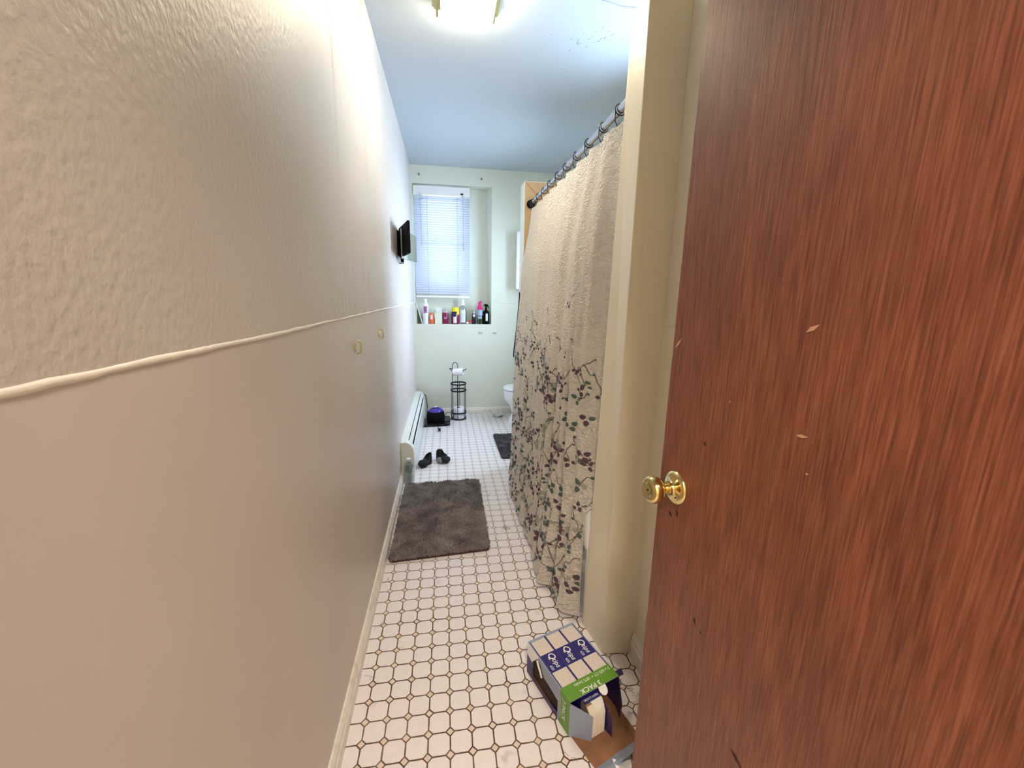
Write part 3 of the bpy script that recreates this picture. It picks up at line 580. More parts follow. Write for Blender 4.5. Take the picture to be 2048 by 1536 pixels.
for i, y in enumerate(rings_y):
    if ring0 is None:
        pts = []
        for k in range(20):
            t = 2*PI*k/20; pts.append((RXc+.27*math.cos(t), y+.05*math.sin(t), RZ-.09+.28*math.sin(t)))
        mb = MB().tube(pts, .035, 6, closed=True)
        mb.tube([(RXc-.26, y, RZ-.2), (RXc-.25, y, RZ-.6), (RXc-.12, y, RZ-.85), (RXc-.02, y, RZ-.7)], .03, 6)
        o = ring0 = mb.build('curtain_ring', 'darkwire', org=(RXc, y, RZ-.1), smooth=True)
    else:
        o = ring0.copy(); COL.objects.link(o); o.location = Vector((RXc, y, RZ-.1))*S
        o.rotation_euler.z = random.uniform(-.35, .35)
    ordn = ['nearest', 'second', 'third', 'fourth', 'fifth', 'sixth', 'seventh', 'eighth', 'ninth', 'tenth', 'farthest'][i]
    tag(o, 'dark wire curtain ring on the steel rod, ' + (ordn + ' from the partition edge' if i not in (0, 10) else ('the one nearest the camera' if i == 0 else 'the farthest, by the rod end')), 'curtain ring', 'curtain rings on the rod')

def interp(t, xs, ys):
    if t <= xs[0]: return ys[0]
    for a, b_, c, d_ in zip(xs, xs[1:], ys, ys[1:]):
        if t <= b_: k = (t-a)/(b_-a); k = k*k*(3-2*k); return c+(d_-c)*k
    return ys[-1]
CY0, CY1 = 6.48, 29.3
hem_y = [6.28, 7.2, 8.6, 9.3, 10.2, 11.5, 13.7, 16, 18.1, 21, 23.8, 24.8, 26, 27, 29.3]
hem_x = [8.05, 7.05, 7.10, 6.95, 6.2, 6.35, 6.55, 6.5, 6.4, 6.5, 6.35, 6.9, 6.75, 7.1, 7.35]
mid_x = lambda y: interp(y, [6.28, 9, 14, 22, 29.3], [8.3, 7.55, 7.25, 7.15, 7.45])
def cpos(y, z):
    zt = 28.75-.22*abs(math.sin(PI*(y-7.25)/2.4))     # scalloped top
    f = min(1, max(0, (28.75-z)/28.4)); zr = z if z < 27.5 else 27.5+(z-27.5)*(zt-27.5)/(28.75-27.5)
    xm = mid_x(y); xb = interp(y, hem_y, hem_x)
    x = interp(f, [0, .25, .5, .74, 1], [interp(y, [6.4, 8.5], [8.5, 8.85]), 8.78-(8.85-xm)*.55, 8.85-(8.85-xm)*.88, min(8.1, xm), xb]) if f < .74 else min(8.1, xm)+(xb-min(8.1, xm))*((f-.74)/.26)**1.1
    wn_ = max(0, 1-(y-6.48)/1.7); wn_ = wn_*wn_*(3-2*wn_); xe = interp(f, [0, .25, .5, .68, .76], [9.1, 8.92, 8.78, 8.6, 8.07])
    if f < .76: x = x+(xe-x)*wn_
    top = max(0, 1-f*2.2); low = min(1, f*1.6)
    x += .26*(.35+.65*top)*math.sin(2*PI*(y-7.25)/2.4+1.57)*.8
    x += low*.17*math.sin(2*PI*y/1.55+1.2*math.sin(y*.6)+f*1.1)+low*.09*math.sin(2*PI*y/3.9+2.2+f*2)+.05*math.sin(2*PI*y/.83+f*3)*low
    if z < 1.7: x -= .35*max(0, 1-((y-25.9)/.7)**2)*(1-z/1.7)
    if f > .74: x = min(x, 8.07)
    yy = y+.12*math.sin(z*.35+y)*low
    return Vector((x, yy, zr))
cm = MB()
cm.grid(lambda u, v: cpos(CY0+(CY1-CY0)*u, .35+28.4*(1-v)), 300, 110, 0)
def on_c(y, z, off=.03):
    p = cpos(y, z); a = cpos(y+.05, z)-p; b_ = cpos(y, z+.05)-p; nrm = b_.cross(a).normalized()
    if nrm.x > 0: nrm = -nrm
    return p+nrm*off
rs = random.Random(21)
def cleaf(y, z, ang, ln, wd, mi, off=.03):
    pts = []
    for k in range(8):
        t = 2*PI*k/8; a = math.cos(t)*.5+.5; b_ = math.sin(t)*wd*(1-.25*math.cos(t))
        dy = a*ln*math.cos(ang)-b_*math.sin(ang); dz_ = a*ln*math.sin(ang)+b_*math.cos(ang)
        yy, zz_ = min(CY1-.1, max(CY0+.1, y+dy)), min(28, max(.4, z+dz_)); pts.append(on_c(yy, zz_, off))
    cm.add(pts, [tuple(range(8))], mi)
def cstem(pts, wd, mi=4):
    for (a, b_), (c, d_) in zip(pts, pts[1:]):
        L = math.hypot(c-a, d_-b_)+1e-6; px, pz = -(d_-b_)/L*wd, (c-a)/L*wd
        q = [(a+px, b_+pz), (a-px, b_-pz), (c-px, d_-pz), (c+px, d_+pz)]
        if min(t[0] for t in q) < CY0+.05 or max(t[0] for t in q) > CY1-.05 or min(t[1] for t in q) < .4: continue
        cm.add([on_c(t[0], t[1], .025) for t in q], [(0, 1, 2, 3)], mi)
for k in range(330):
    y = rs.uniform(CY0+.3, CY1-.3); z = 19.3*(1-rs.random()**.8)+.2 if rs.random() < .25 else .6+15.5*rs.random()**1.1
    big = .75+.5*rs.random()*(1 if z < 14 else .4); s_ = .36*big if z < 15 else .22
    mi = rs.choice([1, 1, 1, 2, 2, 3]); a0_ = rs.uniform(0, 2*PI)
    for j in range(rs.choice([3, 3, 4, 5])):
        a = a0_+j*2.1+rs.uniform(-.3, .3)
        cleaf(y+.08*math.cos(a), z+.08*math.sin(a), a, s_*rs.uniform(.7, 1.1), s_*.36, mi if rs.random() < .85 else rs.choice([1, 2, 3]), .03+.002*j)
    # a stem running away with one or two small leaves
    if rs.random() < .75:
        d_ = rs.choice([-1, 1]); pts = [(y, z)]
        for j in range(6): pts.append((pts[-1][0]+d_*rs.uniform(.05, .25), pts[-1][1]+rs.uniform(-.1, .5)))
        cstem(pts, .022)
        for j in (3, 6):
            if pts[j][1] < 20: cleaf(pts[j][0], pts[j][1], rs.uniform(0, 6), s_*.55, s_*.2, rs.choice([1, 2, 3]), .035)
cur = cm.build('shower_curtain', ['cloth', 'leaf_plum', 'leaf_green', 'leaf_grey', 'stem'], org=(8, 18, 0), smooth=True, angle=0)
tag(cur, 'cream crinkled shower curtain printed with plum and green leaves hanging outside the tub', 'shower curtain')

# ------------------------------------------------------------------ toilet
tl = thing('toilet', (13, 48.4, 0), 'white toilet against the right wall, its bowl tip showing past the curtain', 'toilet')
def egg(cx, cy, lf, lb, wd, z, n=32, dx=0):
    o = []
    for k in range(n):
        t = 2*PI*k/n; c = math.cos(t); o.append((cx+(lf if c < 0 else lb)*c+dx, cy+wd*math.sin(t)*(1-.12*max(0, -c)), z))
    return o
def loft(mb, loops, mi=0, cap0=True, cap1=True):
    n = len(loops[0]); vs = [p for l in loops for p in l]; fs = [(i*n+k, i*n+(k+1) % n, (i+1)*n+(k+1) % n, (i+1)*n+k) for i in range(len(loops)-1) for k in range(n)]
    if cap0: fs.append(tuple(range(n))[::-1])
    if cap1: fs.append(tuple((len(loops)-1)*n+k for k in range(n)))
    return mb.add(vs, fs, mi)
ty = 48.4
loft(MB(), [egg(12.8, ty, 3.2, 3.6, 1.7, 0), egg(12.8, ty, 3.0, 3.6, 1.6, .5), egg(12.9, ty, 2.5, 3.4, 1.4, 1.6), egg(12.8, ty, 2.7, 3.4, 1.6, 2.6), egg(12.7, ty, 3.15, 3.4, 2.2, 3.4), egg(12.6, ty, 3.5, 3.4, 2.6, 3.95), egg(12.6, ty, 3.62, 3.4, 2.75, 4.6), egg(12.6, ty, 3.6, 3.4, 2.75, 5.5),
     egg(12.6, ty, 3.4, 3.0, 2.5, 5.55), egg(12.6, ty, 2.8, 2.2, 1.9, 5.3), egg(12.6, ty, 1.6, 1.4, 1.1, 3.6)]).build('bowl', 'porcelain', parent=tl, smooth=True)
loft(MB(), [egg(12.6, ty, 3.7, 3.4, 2.85, 5.62), egg(12.6, ty, 3.75, 3.4, 2.9, 5.75), egg(12.6, ty, 3.65, 3.3, 2.8, 5.95), egg(12.6, ty, 2.3, 2.3, 1.5, 5.95), egg(12.6, ty, 2.2, 2.2, 1.4, 5.7)], cap0=False, cap1=False).build('seat', 'porcelain', parent=tl, smooth=True)
MB().box(16.9, 19.8, ty-3.6, ty+3.6, 5.6, 11).build('tank', 'porcelain', parent=tl, bevel=.3)
MB().box(16.7, 19.9, ty-3.75, ty+3.75, 11, 11.6).build('tank_lid', 'porcelain', parent=tl, bevel=.15)
MB().box(15.4, 19.8, ty-1.8, ty+1.8, 0, 5.6).build('pedestal_back', 'porcelain', parent=tl, bevel=.4)

# ------------------------------------------------------------------ rugs
def rug(name, x0, x1, y0, y1, corners, h, label, mats, ntuft, seed):
    """corners: four (x,y) of the rug, near-left, near-right, far-right, far-left"""
    A, B, C_, D_ = [Vector((*c, 0)) for c in corners]
    def P(u, v): return (A*(1-u)+B*u)*(1-v)+(D_*(1-u)+C_*u)*v
    ctr = P(.5, .5); t = thing(name, (ctr.x, ctr.y, 0), label, 'rug')
    g = MB(); loop = []
    for k in range(48):
        a = 2*PI*k/48; e = .06; c, s_ = math.cos(a), math.sin(a); u = .5+.5*math.copysign(abs(c)**e, c); v = .5+.5*math.copysign(abs(s_)**e, s_); p = P(u, v); loop.append((p.x, p.y))
    g.prism(loop, .02, .16); g.build('backing', mats[1], parent=t)
    r = random.Random(seed); g = MB()
    for k in range(ntuft):
        u, v = r.uniform(.004, .996), r.uniform(.004, .996)
        if (min(u, 1-u) < .02 and min(v, 1-v) < .015): continue
        p = P(u, v)
        lean = .16*math.sin(p.x*1.7+p.y*.8)+.1*math.sin(p.y*2.3); a = r.uniform(0, 6.28)+0*lean; ln = r.uniform(.05, .2)
        hh = h*r.uniform(.6, 1.1)*(1+.25*math.sin(p.x*3.1+1.5*math.sin(p.y*1.9))); w_ = r.uniform(.05, .1)
        tip = (p.x+ln*math.cos(a)+lean*.6, p.y+ln*math.sin(a), .14+hh); mid = (p.x+ln*.4*math.cos(a), p.y+ln*.4*math.sin(a), .14+hh*.65)
        bs = [(p.x+w_*math.cos(q), p.y+w_*math.sin(q), .12) for q in (a, a+2.1, a+4.2)]
        ms = [(mid[0]+w_*.8*math.cos(q), mid[1]+w_*.8*math.sin(q), mid[2]) for q in (a, a+2.1, a+4.2)]
        g.add(bs+ms+[tip], [(0, 1, 4, 3), (1, 2, 5, 4), (2, 0, 3, 5), (3, 4, 6), (4, 5, 6), (5, 3, 6)])
    o = g.build('pile', mats[0], parent=t); o['kind'] = 'stuff'
rug('bath_rug', 0, 0, 0, 0, [(-4.5, 14.1), (3.32, 14.7), (3.4, 27.5), (-4.45, 27.1)], .28, 'large dark grey-brown shaggy rug on the tiles beside the left wall', ('rug', 'rug_b'), 26000, 1)
rug('bath_mat', 0, 0, 0, 0, [(6.75, 33.4), (13.5, 33.2), (13.5, 42.4), (6.65, 42.5)], .16, 'small charcoal grey bath mat farther back, partly hidden behind the shower curtain', ('mat2', 'rug_b'), 9000, 2)

# ------------------------------------------------------------------ floor things at the far end
def lathe_thing(): pass
b = thing('water_bottle', (-4.05, 27.75, 0), 'clear ribbed plastic water bottle standing in front of the heater end', 'bottle')
bp = [(.02, .02), (.42, .02), (.48, .1), (.48, .25)]
for k in range(5): zz = .3+k*.22; bp += [(.48, zz), (.45, zz+.08), (.48, zz+.16)]
bp += [(.5, 1.5), (.5, 1.95), (.47, 2.1), (.36, 2.35), (.22, 2.55), (.2, 2.75)]
bc = (-4.1, 27.75, 0)
if True:
    MB().lathe(bp, bc, n=24).build('bottle_body', 'clear', parent=b, smooth=True)
    MB().lathe([(.495, 1.5), (.505, 1.5), (.505, 1.95), (.495, 1.95)], bc, n=24, cap=False).build('label', 'clear', parent=b, smooth=True)
    MB().lathe([(.23, 2.68), (.24, 2.72), (.24, 2.9), (.2, 2.94), (.001, 2.94)], bc, n=20).build('cap', 'plastic_white', parent=b, smooth=True)

scl = tag(MB().prism([(-3.5, 47.3), (.25, 47.6), (.5, 47.9), (.5, 51.9), (.2, 52.2), (-3.45, 52.0)], .05, .38).build('bathroom_scale', 'glossblack', bevel=.06), 'flat black square bathroom scale on the floor under the purple-topped appliance', 'scale')
ap = thing('round_appliance', (-1.75, 49.8, .4), 'round black tapered appliance with violet top standing on the black scale', 'appliance')
ac = (-1.75, 49.8, .39)
MB().lathe([(1.36, 0), (1.42, .15), (1.40, .8), (1.32, 1.35), (1.2, 1.55)], ac, n=36).build('housing', 'black', parent=ap, smooth=True)
MB().lathe([(1.2, 1.53), (1.14, 1.72), (.95, 1.88), (.7, 1.92), (.62, 1.82), (.05, 1.82)], ac, n=36).build('top_cover', 'violet', parent=ap, smooth=True)
MB().tube([(ac[0]-.6, ac[1], 2.2), (ac[0]-.3, ac[1], 2.45), (ac[0]+.3, ac[1], 2.45), (ac[0]+.6, ac[1], 2.2)], .12, 8).build('handle', 'violet', parent=ap, smooth=True)
MB().box(ac[0]-.25, ac[0]+.25, ac[1]-.12, ac[1]+.12, 2.53, 2.61).build('handle_insert', 'plastic_white', parent=ap, bevel=.03)
cp = [(ac[0]+1.2, ac[1]+.3, .7), (-.1, 50.3, 1.3), (.45, 50.6, 1.35), (.75, 50.2, .9), (.6, 49.4, .46), (.1, 48.7, .44), (-.8, 48.1, .44), (-1.2, 47.6, .44), (-1.35, 47.0, .16), (-1.3, 46.2, .06), (-1.15, 45.7, .06)]
def spl(P, n=6):
    out = []; P = [Vector(p) for p in P]
    for i in range(len(P)-1):
        a, b_, c, d_ = P[max(i-1, 0)], P[i], P[i+1], P[min(i+2, len(P)-1)]
        for k in range(n):
            t = k/n; out.append(.5*((2*b_)+(c-a)*t+(2*a-5*b_+4*c-d_)*t*t+(3*b_-a-3*c+d_)*t*t*t))
    return out+[P[-1]]
cdo = MB().tube(spl(cp), .05, 6).build('power_cord', 'black', parent=ap, smooth=True)
MB().box(-1.3, -.95, 45.0, 45.7, .03, .33).build('plug', 'black', parent=cdo, bevel=.06)
MB().box(-1.22, -1.18, 44.75, 45.0, .12, .24).box(-1.07, -1.03, 44.75, 45.0, .12, .24).build('plug_prong', 'chrome', parent=cdo)
tag(MB().tube(spl([(-3.85, 53.0, 3.9), (-3.5, 53.2, 3.7), (-3.3, 53.3, 2.6), (-3.2, 53.4, 1.5), (-3.25, 53.2, .5), (-3.5, 52.9, .08)]), .06, 6).build('black_cable', 'black', smooth=True), 'black cable dropping to the floor at the far end of the heater', 'cable')

# toilet paper stand
tx, tyy = 1.95, 51.6
tp = thing('toilet_paper_stand', (tx, tyy, 0), 'black wire freestanding toilet paper stand in front of the back wall', 'toilet paper holder')
R1 = 1.22
oct_ = [(tx+1.35*math.cos(PI/8+k*PI/4), tyy+1.35*math.sin(PI/8+k*PI/4)) for k in range(8)]
MB().prism(oct_, 0, .14).build('base', 'black_metal', parent=tp, bevel=.03)
def ringp(r, z): return [(tx+r*math.cos(2*PI*k/32), tyy+r*math.sin(2*PI*k/32), z) for k in range(32)]
for z in (1.15, 4.85, 5.95):
    rg = MB(); rg.lathe([(R1+.07, z-.11), (R1+.07, z+.11), (R1-.03, z+.11), (R1-.03, z-.11), (R1+.07, z-.11)], (tx, tyy, 0), n=32, cap=False); rg.build('ring', 'black_metal', parent=tp)
for k in range(6):
    a = 2*PI*k/6+.35
    MB().tube([(tx+R1*math.cos(a), tyy+R1*math.sin(a), .1), (tx+R1*math.cos(a), tyy+R1*math.sin(a), 5.95)], .05, 6).build('upright_rod', 'black_metal', parent=tp)
lx = tx-.95; pts = [(lx, tyy-.6, .1), (lx, tyy-.6, 8.9)]+[(lx+.42-.42*math.cos(PI*k/10), tyy-.6, 8.95+.6*math.sin(PI*k/10)) for k in range(1, 10)]+[(lx+.84, tyy-.6, 8.9), (lx+.84, tyy-.6, .1)]
MB().tube(pts, .055, 8).build('top_loop', 'black_metal', parent=tp, smooth=True)
MB().tube(spl([(lx-.0, tyy-.6, 8.45), (lx-.45, tyy-.7, 8.6), (lx-.3, tyy-1.0, 8.5), (lx+.2, tyy-1.15, 8.2), (lx+1.9, tyy-1.5, 8.45), (lx+2.15, tyy-1.55, 8.7)]), .06, 8).build('roll_arm', 'black_metal', parent=tp, smooth=True)
def roll(c, ax, r, L, label, group):
    t = thing('toilet_roll', c, label, 'toilet roll', group)
    MB().lathe([(.30, 0), (r*.98, 0), (r, .05), (r, L-.05), (r*.98, L), (.30, L), (.30, 0)], c, ax, 32, cap=False).build('paper', 'paper', parent=t, smooth=True, angle=40)
    MB().lathe([(.29, .01), (.29, L-.01), (.26, L-.01), (.26, .01), (.29, .01)], c, ax, 24, cap=False).build('cardboard_core', 'kraft', parent=t, smooth=True)
roll((lx+.1, tyy-1.12, 7.98), (1.7, -.36, .22), .58, 1.6, 'white toilet roll in use on the arm of the black wire stand', 'toilet rolls')
roll((tx, tyy, .15), (0, 0, 1), .98, 1.75, 'spare white toilet roll standing inside the bottom of the wire stand', 'toilet rolls')

# crumpled plastic bag by the toilet
r = random.Random(9); bg = MB()
for k in range(9):
    c = (9.0+r.uniform(-1.0, 1.1), 52.1+r.uniform(-.6, .5), .4+r.uniform(0, .35)); Rm = Matrix.Rotation(r.uniform(0, 6), 3, 'Z') @ Matrix.Rotation(r.uniform(-.6, .6), 3, 'X')
    bg.ell(c, (r.uniform(.4, .75), r.uniform(.25, .5), r.uniform(.2, .4)), 0, 9, 6, Rm, .35)
tag(bg.build('plastic_bag', 'bag'), 'crumpled pale translucent plastic bag on the floor by the back wall', 'plastic bag')

# slippers
def slipper(c, rot, label, grey):
    t = thing('slipper', c, label, 'slipper', 'pair of black slippers')
    Rz = Matrix.Rotation(rot, 3, 'Z'); cv = Vector(c)
    def W(p): return tuple(cv+Rz @ Vector(p))
    s1 = MB().ell(W((0, -.35, .42)), (.66, .75, .40), 0, 20, 12, Rz, .06); s1.build('toe', 'shoe', parent=t, smooth=True)
    s2 = MB(); vs = []
    loops = []
    for j, (z, sc_, lean) in enumerate([(.02, 1, 0), (.3, 1.05, 0), (.7, .95, .1), (1.05, .75, .22), (1.0, .66, .22), (.6, .8, .1), (.2, .8, 0)]):
        loops.append([W((.5*sc_*math.cos(2*PI*k/20)*(1+.08*math.sin(3*k)), .55+lean+.62*sc_*math.sin(2*PI*k/20), z*(1+.18*math.sin(2*PI*k/20+.5)))) for k in range(20)])
    loft(s2, loops); s2.build('heel_cup', 'shoe', parent=t, smooth=True)
    if grey:
        MB().ell(W((-.55, -.1, .36)), (.34, .55, .34), 0, 14, 8, Rz).build('grey_side', 'shoe_grey', parent=t, smooth=True)
        MB().tube([W(p) for p in spl([(-.3, .1, .7), (-.28, .2, 1.3), (-.1, .25, 1.45), (.12, .1, 1.0), (.4, -.2, .7)])], .13, 8).build('strap', 'shoe', parent=t, smooth=True)
    else:
        MB().ell(W((.05, -.7, .34)), (.5, .4, .34), 0, 14, 8, Rz, .1).build('fold', 'shoe', parent=t, smooth=True)
slipper((-2.62, 32.6, 0), -.45, 'crumpled all-black slipper on the tiles close to the heater', False)
slipper((-.5, 33.5, 0), .6, 'black slipper with grey side and a raised strap, right of the other one', True)

# ------------------------------------------------------------------ things on the niche ledge
LZ = nz0; LYc = 55.05
def cyl(n, mats, parent, c, prof, sx=1, sy=1, seg=24): return MB().lathe(prof, c, n=seg, sx=sx, sy=sy).build(n, mats, parent=parent, smooth=True, angle=50)
def band(n, mt, parent, c, r, z0, z1, a0=-2.5, a1=-.6, sx=1, sy=1):   # label wrapped round the front (towards the camera, -Y)
    g = MB(); g.grid(lambda u, v: (c[0]+(r+.012)*sx*math.cos(a0+(a1-a0)*u), c[1]+(r+.012)*sy*math.sin(a0+(a1-a0)*u), c[2]+z0+(z1-z0)*v), 10, 1)
    return g.build(n, mt, parent=parent, smooth=True, angle=0)
# leaning picture frame, seen side-on
fr = thing('picture_frame', (-4.3, LYc, LZ), 'dark picture frame with pale edges leaning in the left corner of the niche', 'picture frame')
MB().prism([(-4.68, LZ), (-4.56, LZ), (-4.56, LZ+3.0), (-4.68, LZ+3.0)], 54.65, 56.3, fr=lambda v: (v[0], v[2], v[1])).build('back_board', 'card_cream', parent=fr)
MB().prism([(-3.78, LZ), (-3.64, LZ), (-4.62, LZ+3.45), (-4.68, LZ+3.4)], 54.65, 56.3, fr=lambda v: (v[0], v[2], v[1])).build('front_board', 'label_white', parent=fr)
MB().prism([(-4.55, LZ), (-3.8, LZ), (-4.55, LZ+2.7)], 54.9, 55.0, fr=lambda v: (v[0], v[2], v[1])).build('stand_gusset', 'olive_dark', parent=fr)
# white aerosol
c = (-3.15, 55.1, LZ); t = thing('aerosol_can', c, 'tall white aerosol can with pink label, first bottle right of the leaning frame', 'aerosol can')
cyl('can', 'plastic_white', t, c, [(.44, 0), (.46, .05), (.46, 3.0), (.42, 3.2), (.3, 3.32)]); cyl('cap', 'plastic_white', t, c, [(.3, 3.3), (.26, 3.4), (.24, 3.95), (.2, 4.0)])
l1 = band('label', 'label_lilac', t, c, .46, 1.75, 2.85, -2.3, -.9)
g = MB()
for z in (2.05, 2.3, 2.55): g.box(c[0]-.2, c[0]+.12, c[1]-.50, c[1]-.485, LZ+z, LZ+z+.1)
g.build('label_lettering', 'plastic_maroon', parent=l1)
# orange bottle
c = (-2.2, 54.95, LZ); t = thing('orange_bottle', c, 'small orange bottle with a black side, between white can and cream carton', 'bottle')
cyl('bottle_body', 'plastic_orange', t, c, [(.34, 0), (.40, .06), (.40, 1.1), (.36, 1.3), (.3, 1.4)]); cyl('shoulder', 'plastic_dark', t, (c[0]+.05, c[1]+.22, LZ), [(.46, .02), (.46, 1.0), (.4, 1.1)])
cyl('cap', 'plastic_orange', t, c, [(.33, 1.38), (.33, 1.7), (.28, 1.75)]); band('label', 'label_white', t, c, .40, .75, 1.45, -2.1, -1.3)
# cream carton with slanted open flap
c = (-1.12, 55.0, LZ); t = thing('cream_carton', c, 'plain cream cardboard carton with a folded open flap on the niche ledge', 'carton')
MB().box(c[0]-.6, c[0]+.6, c[1]-.35, c[1]+.4, LZ, LZ+2.45).build('carton_body', 'card_cream', parent=t, bevel=.03)
MB().prism([(c[0]-.6, LZ+2.45), (c[0]+.6, LZ+2.45), (c[0]+.55, LZ+2.6), (c[0]+.1, LZ+2.72), (c[0]-.45, LZ+2.72)], .3, .36, fr=lambda v: (v[0], c[1]+v[2]-.1, v[1])).build('rear_flap', 'card_cream', parent=t)
MB().add([(c[0]-.55, c[1]-.36, LZ+2.42), (c[0]+.55, c[1]-.36, LZ+2.42), (c[0]+.5, c[1]-.50, LZ+2.3), (c[0]-.2, c[1]-.55, LZ+1.85)], [(0, 1, 2, 3)]).build('front_flap', 'label_white', parent=t, solid=.04)
# maroon deodorant
c = (.02, 55.0, LZ); t = thing('deodorant_stick', c, 'dark maroon deodorant stick with grey top, right of the cream carton', 'deodorant')
cyl('body', 'plastic_maroon', t, c, [(.46, 0), (.5, .08), (.5, 1.75), (.46, 1.85)], 1, .7); cyl('cap', 'plastic_grey', t, c, [(.47, 1.84), (.45, 2.1), (.38, 2.18)], 1, .7); band('label', 'label_lilac', t, c, .5, .8, 1.15, -2.0, -1.1, 1, .7)
c = (.8, 55.35, LZ); t = thing('clear_tube', c, 'short grey-clear tube standing behind between two maroon containers', 'tube')
cyl('tube_body', 'plastic_grey', t, c, [(.2, 0), (.24, .05), (.24, 1.6), (.18, 1.7)]); cyl('cap', 'card_cream', t, c, [(.16, 1.68), (.16, 2.0), (.12, 2.05)])
# yellow-capped can
c = (1.68, 55.0, LZ); t = thing('spray_can', c, 'maroon can with bright yellow cap and pale label on the niche ledge', 'spray can')
cyl('can', 'plastic_maroon', t, c, [(.60, 0), (.64, .06), (.64, 2.0), (.58, 2.1)]); cyl('cap', 'plastic_yellow', t, c, [(.62, 2.0), (.62, 2.45), (.5, 2.7), (.3, 2.75)])
g = MB(); g.prism([(0, 0), (.5, 0), (.5, .5), (.25, .6)], 0, .02, fr=lambda v: (c[0]+.1+v[0], c[1]-.65+v[0]*.3+v[2], LZ+1.55+v[1])); g.build('yellow_swoosh', 'plastic_yellow', parent=t)
band('label', 'label_white', t, c, .64, .15, 1.5, -2.2, -1.3); band('label_band', 'label_navy', t, c, .645, 1.2, 2.0, -2.7, -1.4)
# mouthwash bottle
c = (2.88, 55.75, LZ); t = thing('mouthwash_bottle', c, 'clear rectangular bottle with tall white cap and white label, behind the yellow-capped can', 'bottle')
cyl('bottle_body', 'clear', t, c, [(.62, 0), (.66, .06), (.66, 2.4), (.55, 2.75), (.26, 2.95), (.24, 3.1)], 1, .6); cyl('cap', 'plastic_white', t, c, [(.34, 3.05), (.28, 3.6), (.27, 4.0), (.22, 4.05)]); band('label', 'label_white', t, c, .66, .2, 2.3, -2.3, -.8, 1, .6)
# red tube lying
t = thing('toothpaste_tube', (3.85, 54.9, LZ), 'small red and white tube lying aslant on the ledge before the small dark sprayer', 'tube')
MB().lathe([(.03, 0), (.24, .1), (.2, 1.0), (.16, 1.1)], (3.75, 55.0, LZ+.22), (.8, 0, .42), 14, sy=.6).build('tube_body', 'plastic_red', parent=t, smooth=True)
MB().lathe([(.16, 0), (.16, .35), (.12, .4)], (3.45, 54.95, LZ+.18), (1, 0, .05), 14).build('cap', 'plastic_white', parent=t, smooth=True)
# small dark sprayer
c = (4.72, 55.0, LZ); t = thing('small_spray_bottle', c, 'small dark bottle with white pump nozzle, left of the magenta sprayer', 'bottle')
cyl('bottle_body', 'plastic_dark', t, c, [(.32, 0), (.35, .05), (.35, 1.5), (.3, 1.65), (.18, 1.75)]); cyl('overcap', 'clear', t, c, [(.3, 1.5), (.3, 2.2), (.24, 2.28)]); cyl('pump_nozzle', 'plastic_white', t, c, [(.14, 1.2), (.2, 1.3), (.16, 1.65), (.1, 2.0), (.08, 2.1)])
MB().lathe([(.2, 1.25), (.15, 1.6)], (c[0], c[1]-.33, LZ-.0), n=12, sy=.3).build('nozzle_window', 'plastic_white', parent=t, smooth=True)
# trigger sprayers
def trigger(c, name, label, body, head, kind):
    t = thing(name, c, label, 'spray bottle', 'trigger spray bottles on the niche ledge')
    if kind == 0:
        cyl('bottle_body', body, t, c, [(.5, 0), (.54, .06), (.54, 1.2), (.5, 1.45)]); cyl('collar', 'plastic_bluegrey', t, c, [(.52, 1.42), (.52, 1.9), (.42, 2.2), (.36, 2.35)])
        prof = [(-.35, 2.3), (.4, 2.3), (.42, 2.6), (.28, 2.9), (.2, 3.3), (.36, 3.65), (.4, 3.85), (.1, 3.75), (-.1, 3.7), (-.3, 3.5), (-.22, 3.25), (-.3, 2.9), (-.42, 2.6)]
        MB().prism(prof, -.22, .22, fr=lambda v: (c[0]+v[0], c[1]+v[2], LZ+v[1])).build('trigger_head', head, parent=t, bevel=.08)
        band('label', 'plastic_bluegrey', t, c, .54, .9, 1.3, -2.4, -1.0)
    else:
        cyl('bottle_body', body, t, c, [(.52, 0), (.56, .06), (.56, 1.95), (.48, 2.15), (.2, 2.25), (.2, 2.45)])
        prof = [(-.18, 2.4), (.14, 2.4), (.16, 2.8), (.3, 2.95), (.42, 2.6), (.5, 2.62), (.4, 3.05), (.28, 3.25), (0, 3.35), (-.3, 3.25), (-.42, 3.1), (-.2, 3.0), (-.12, 2.8)]
        MB().prism(prof, -.14, .14, fr=lambda v: (c[0]+v[0], c[1]+v[2], LZ+v[1])).build('trigger_head', head, parent=t, bevel=.05)
        band('label', 'label_white', t, c, .56, .55, 1.75, -1.75, -1.1)
trigger((5.72, 55.05, LZ), 'trigger_spray_bottle', 'trigger spray bottle with magenta head and greenish see-through body', 'green_clear', 'plastic_magenta', 0)
trigger((6.76, 55.0, LZ), 'trigger_spray_bottle', 'black trigger spray bottle with white label in the right corner of the niche', 'black', 'black', 1)

# ------------------------------------------------------------------ cotton swab carton in the foreground
A = Vector((4.17, 3.59, 0)); e1 = Vector((.943, .333, 0)); e2 = Vector((.333, -.943, 0)); LW, LL, H = 2.93, 3.80, 1.88
def bx(u, v, z): return A+e1*(u*LW)+e2*(v*LL)+Vector((0, 0, z*H+.02))
car = thing('swab_carton', tuple(A+e1*LW/2+e2*LL/2), 'open blue, white and green three-pack carton of cotton swabs lying on the tiles', 'carton')
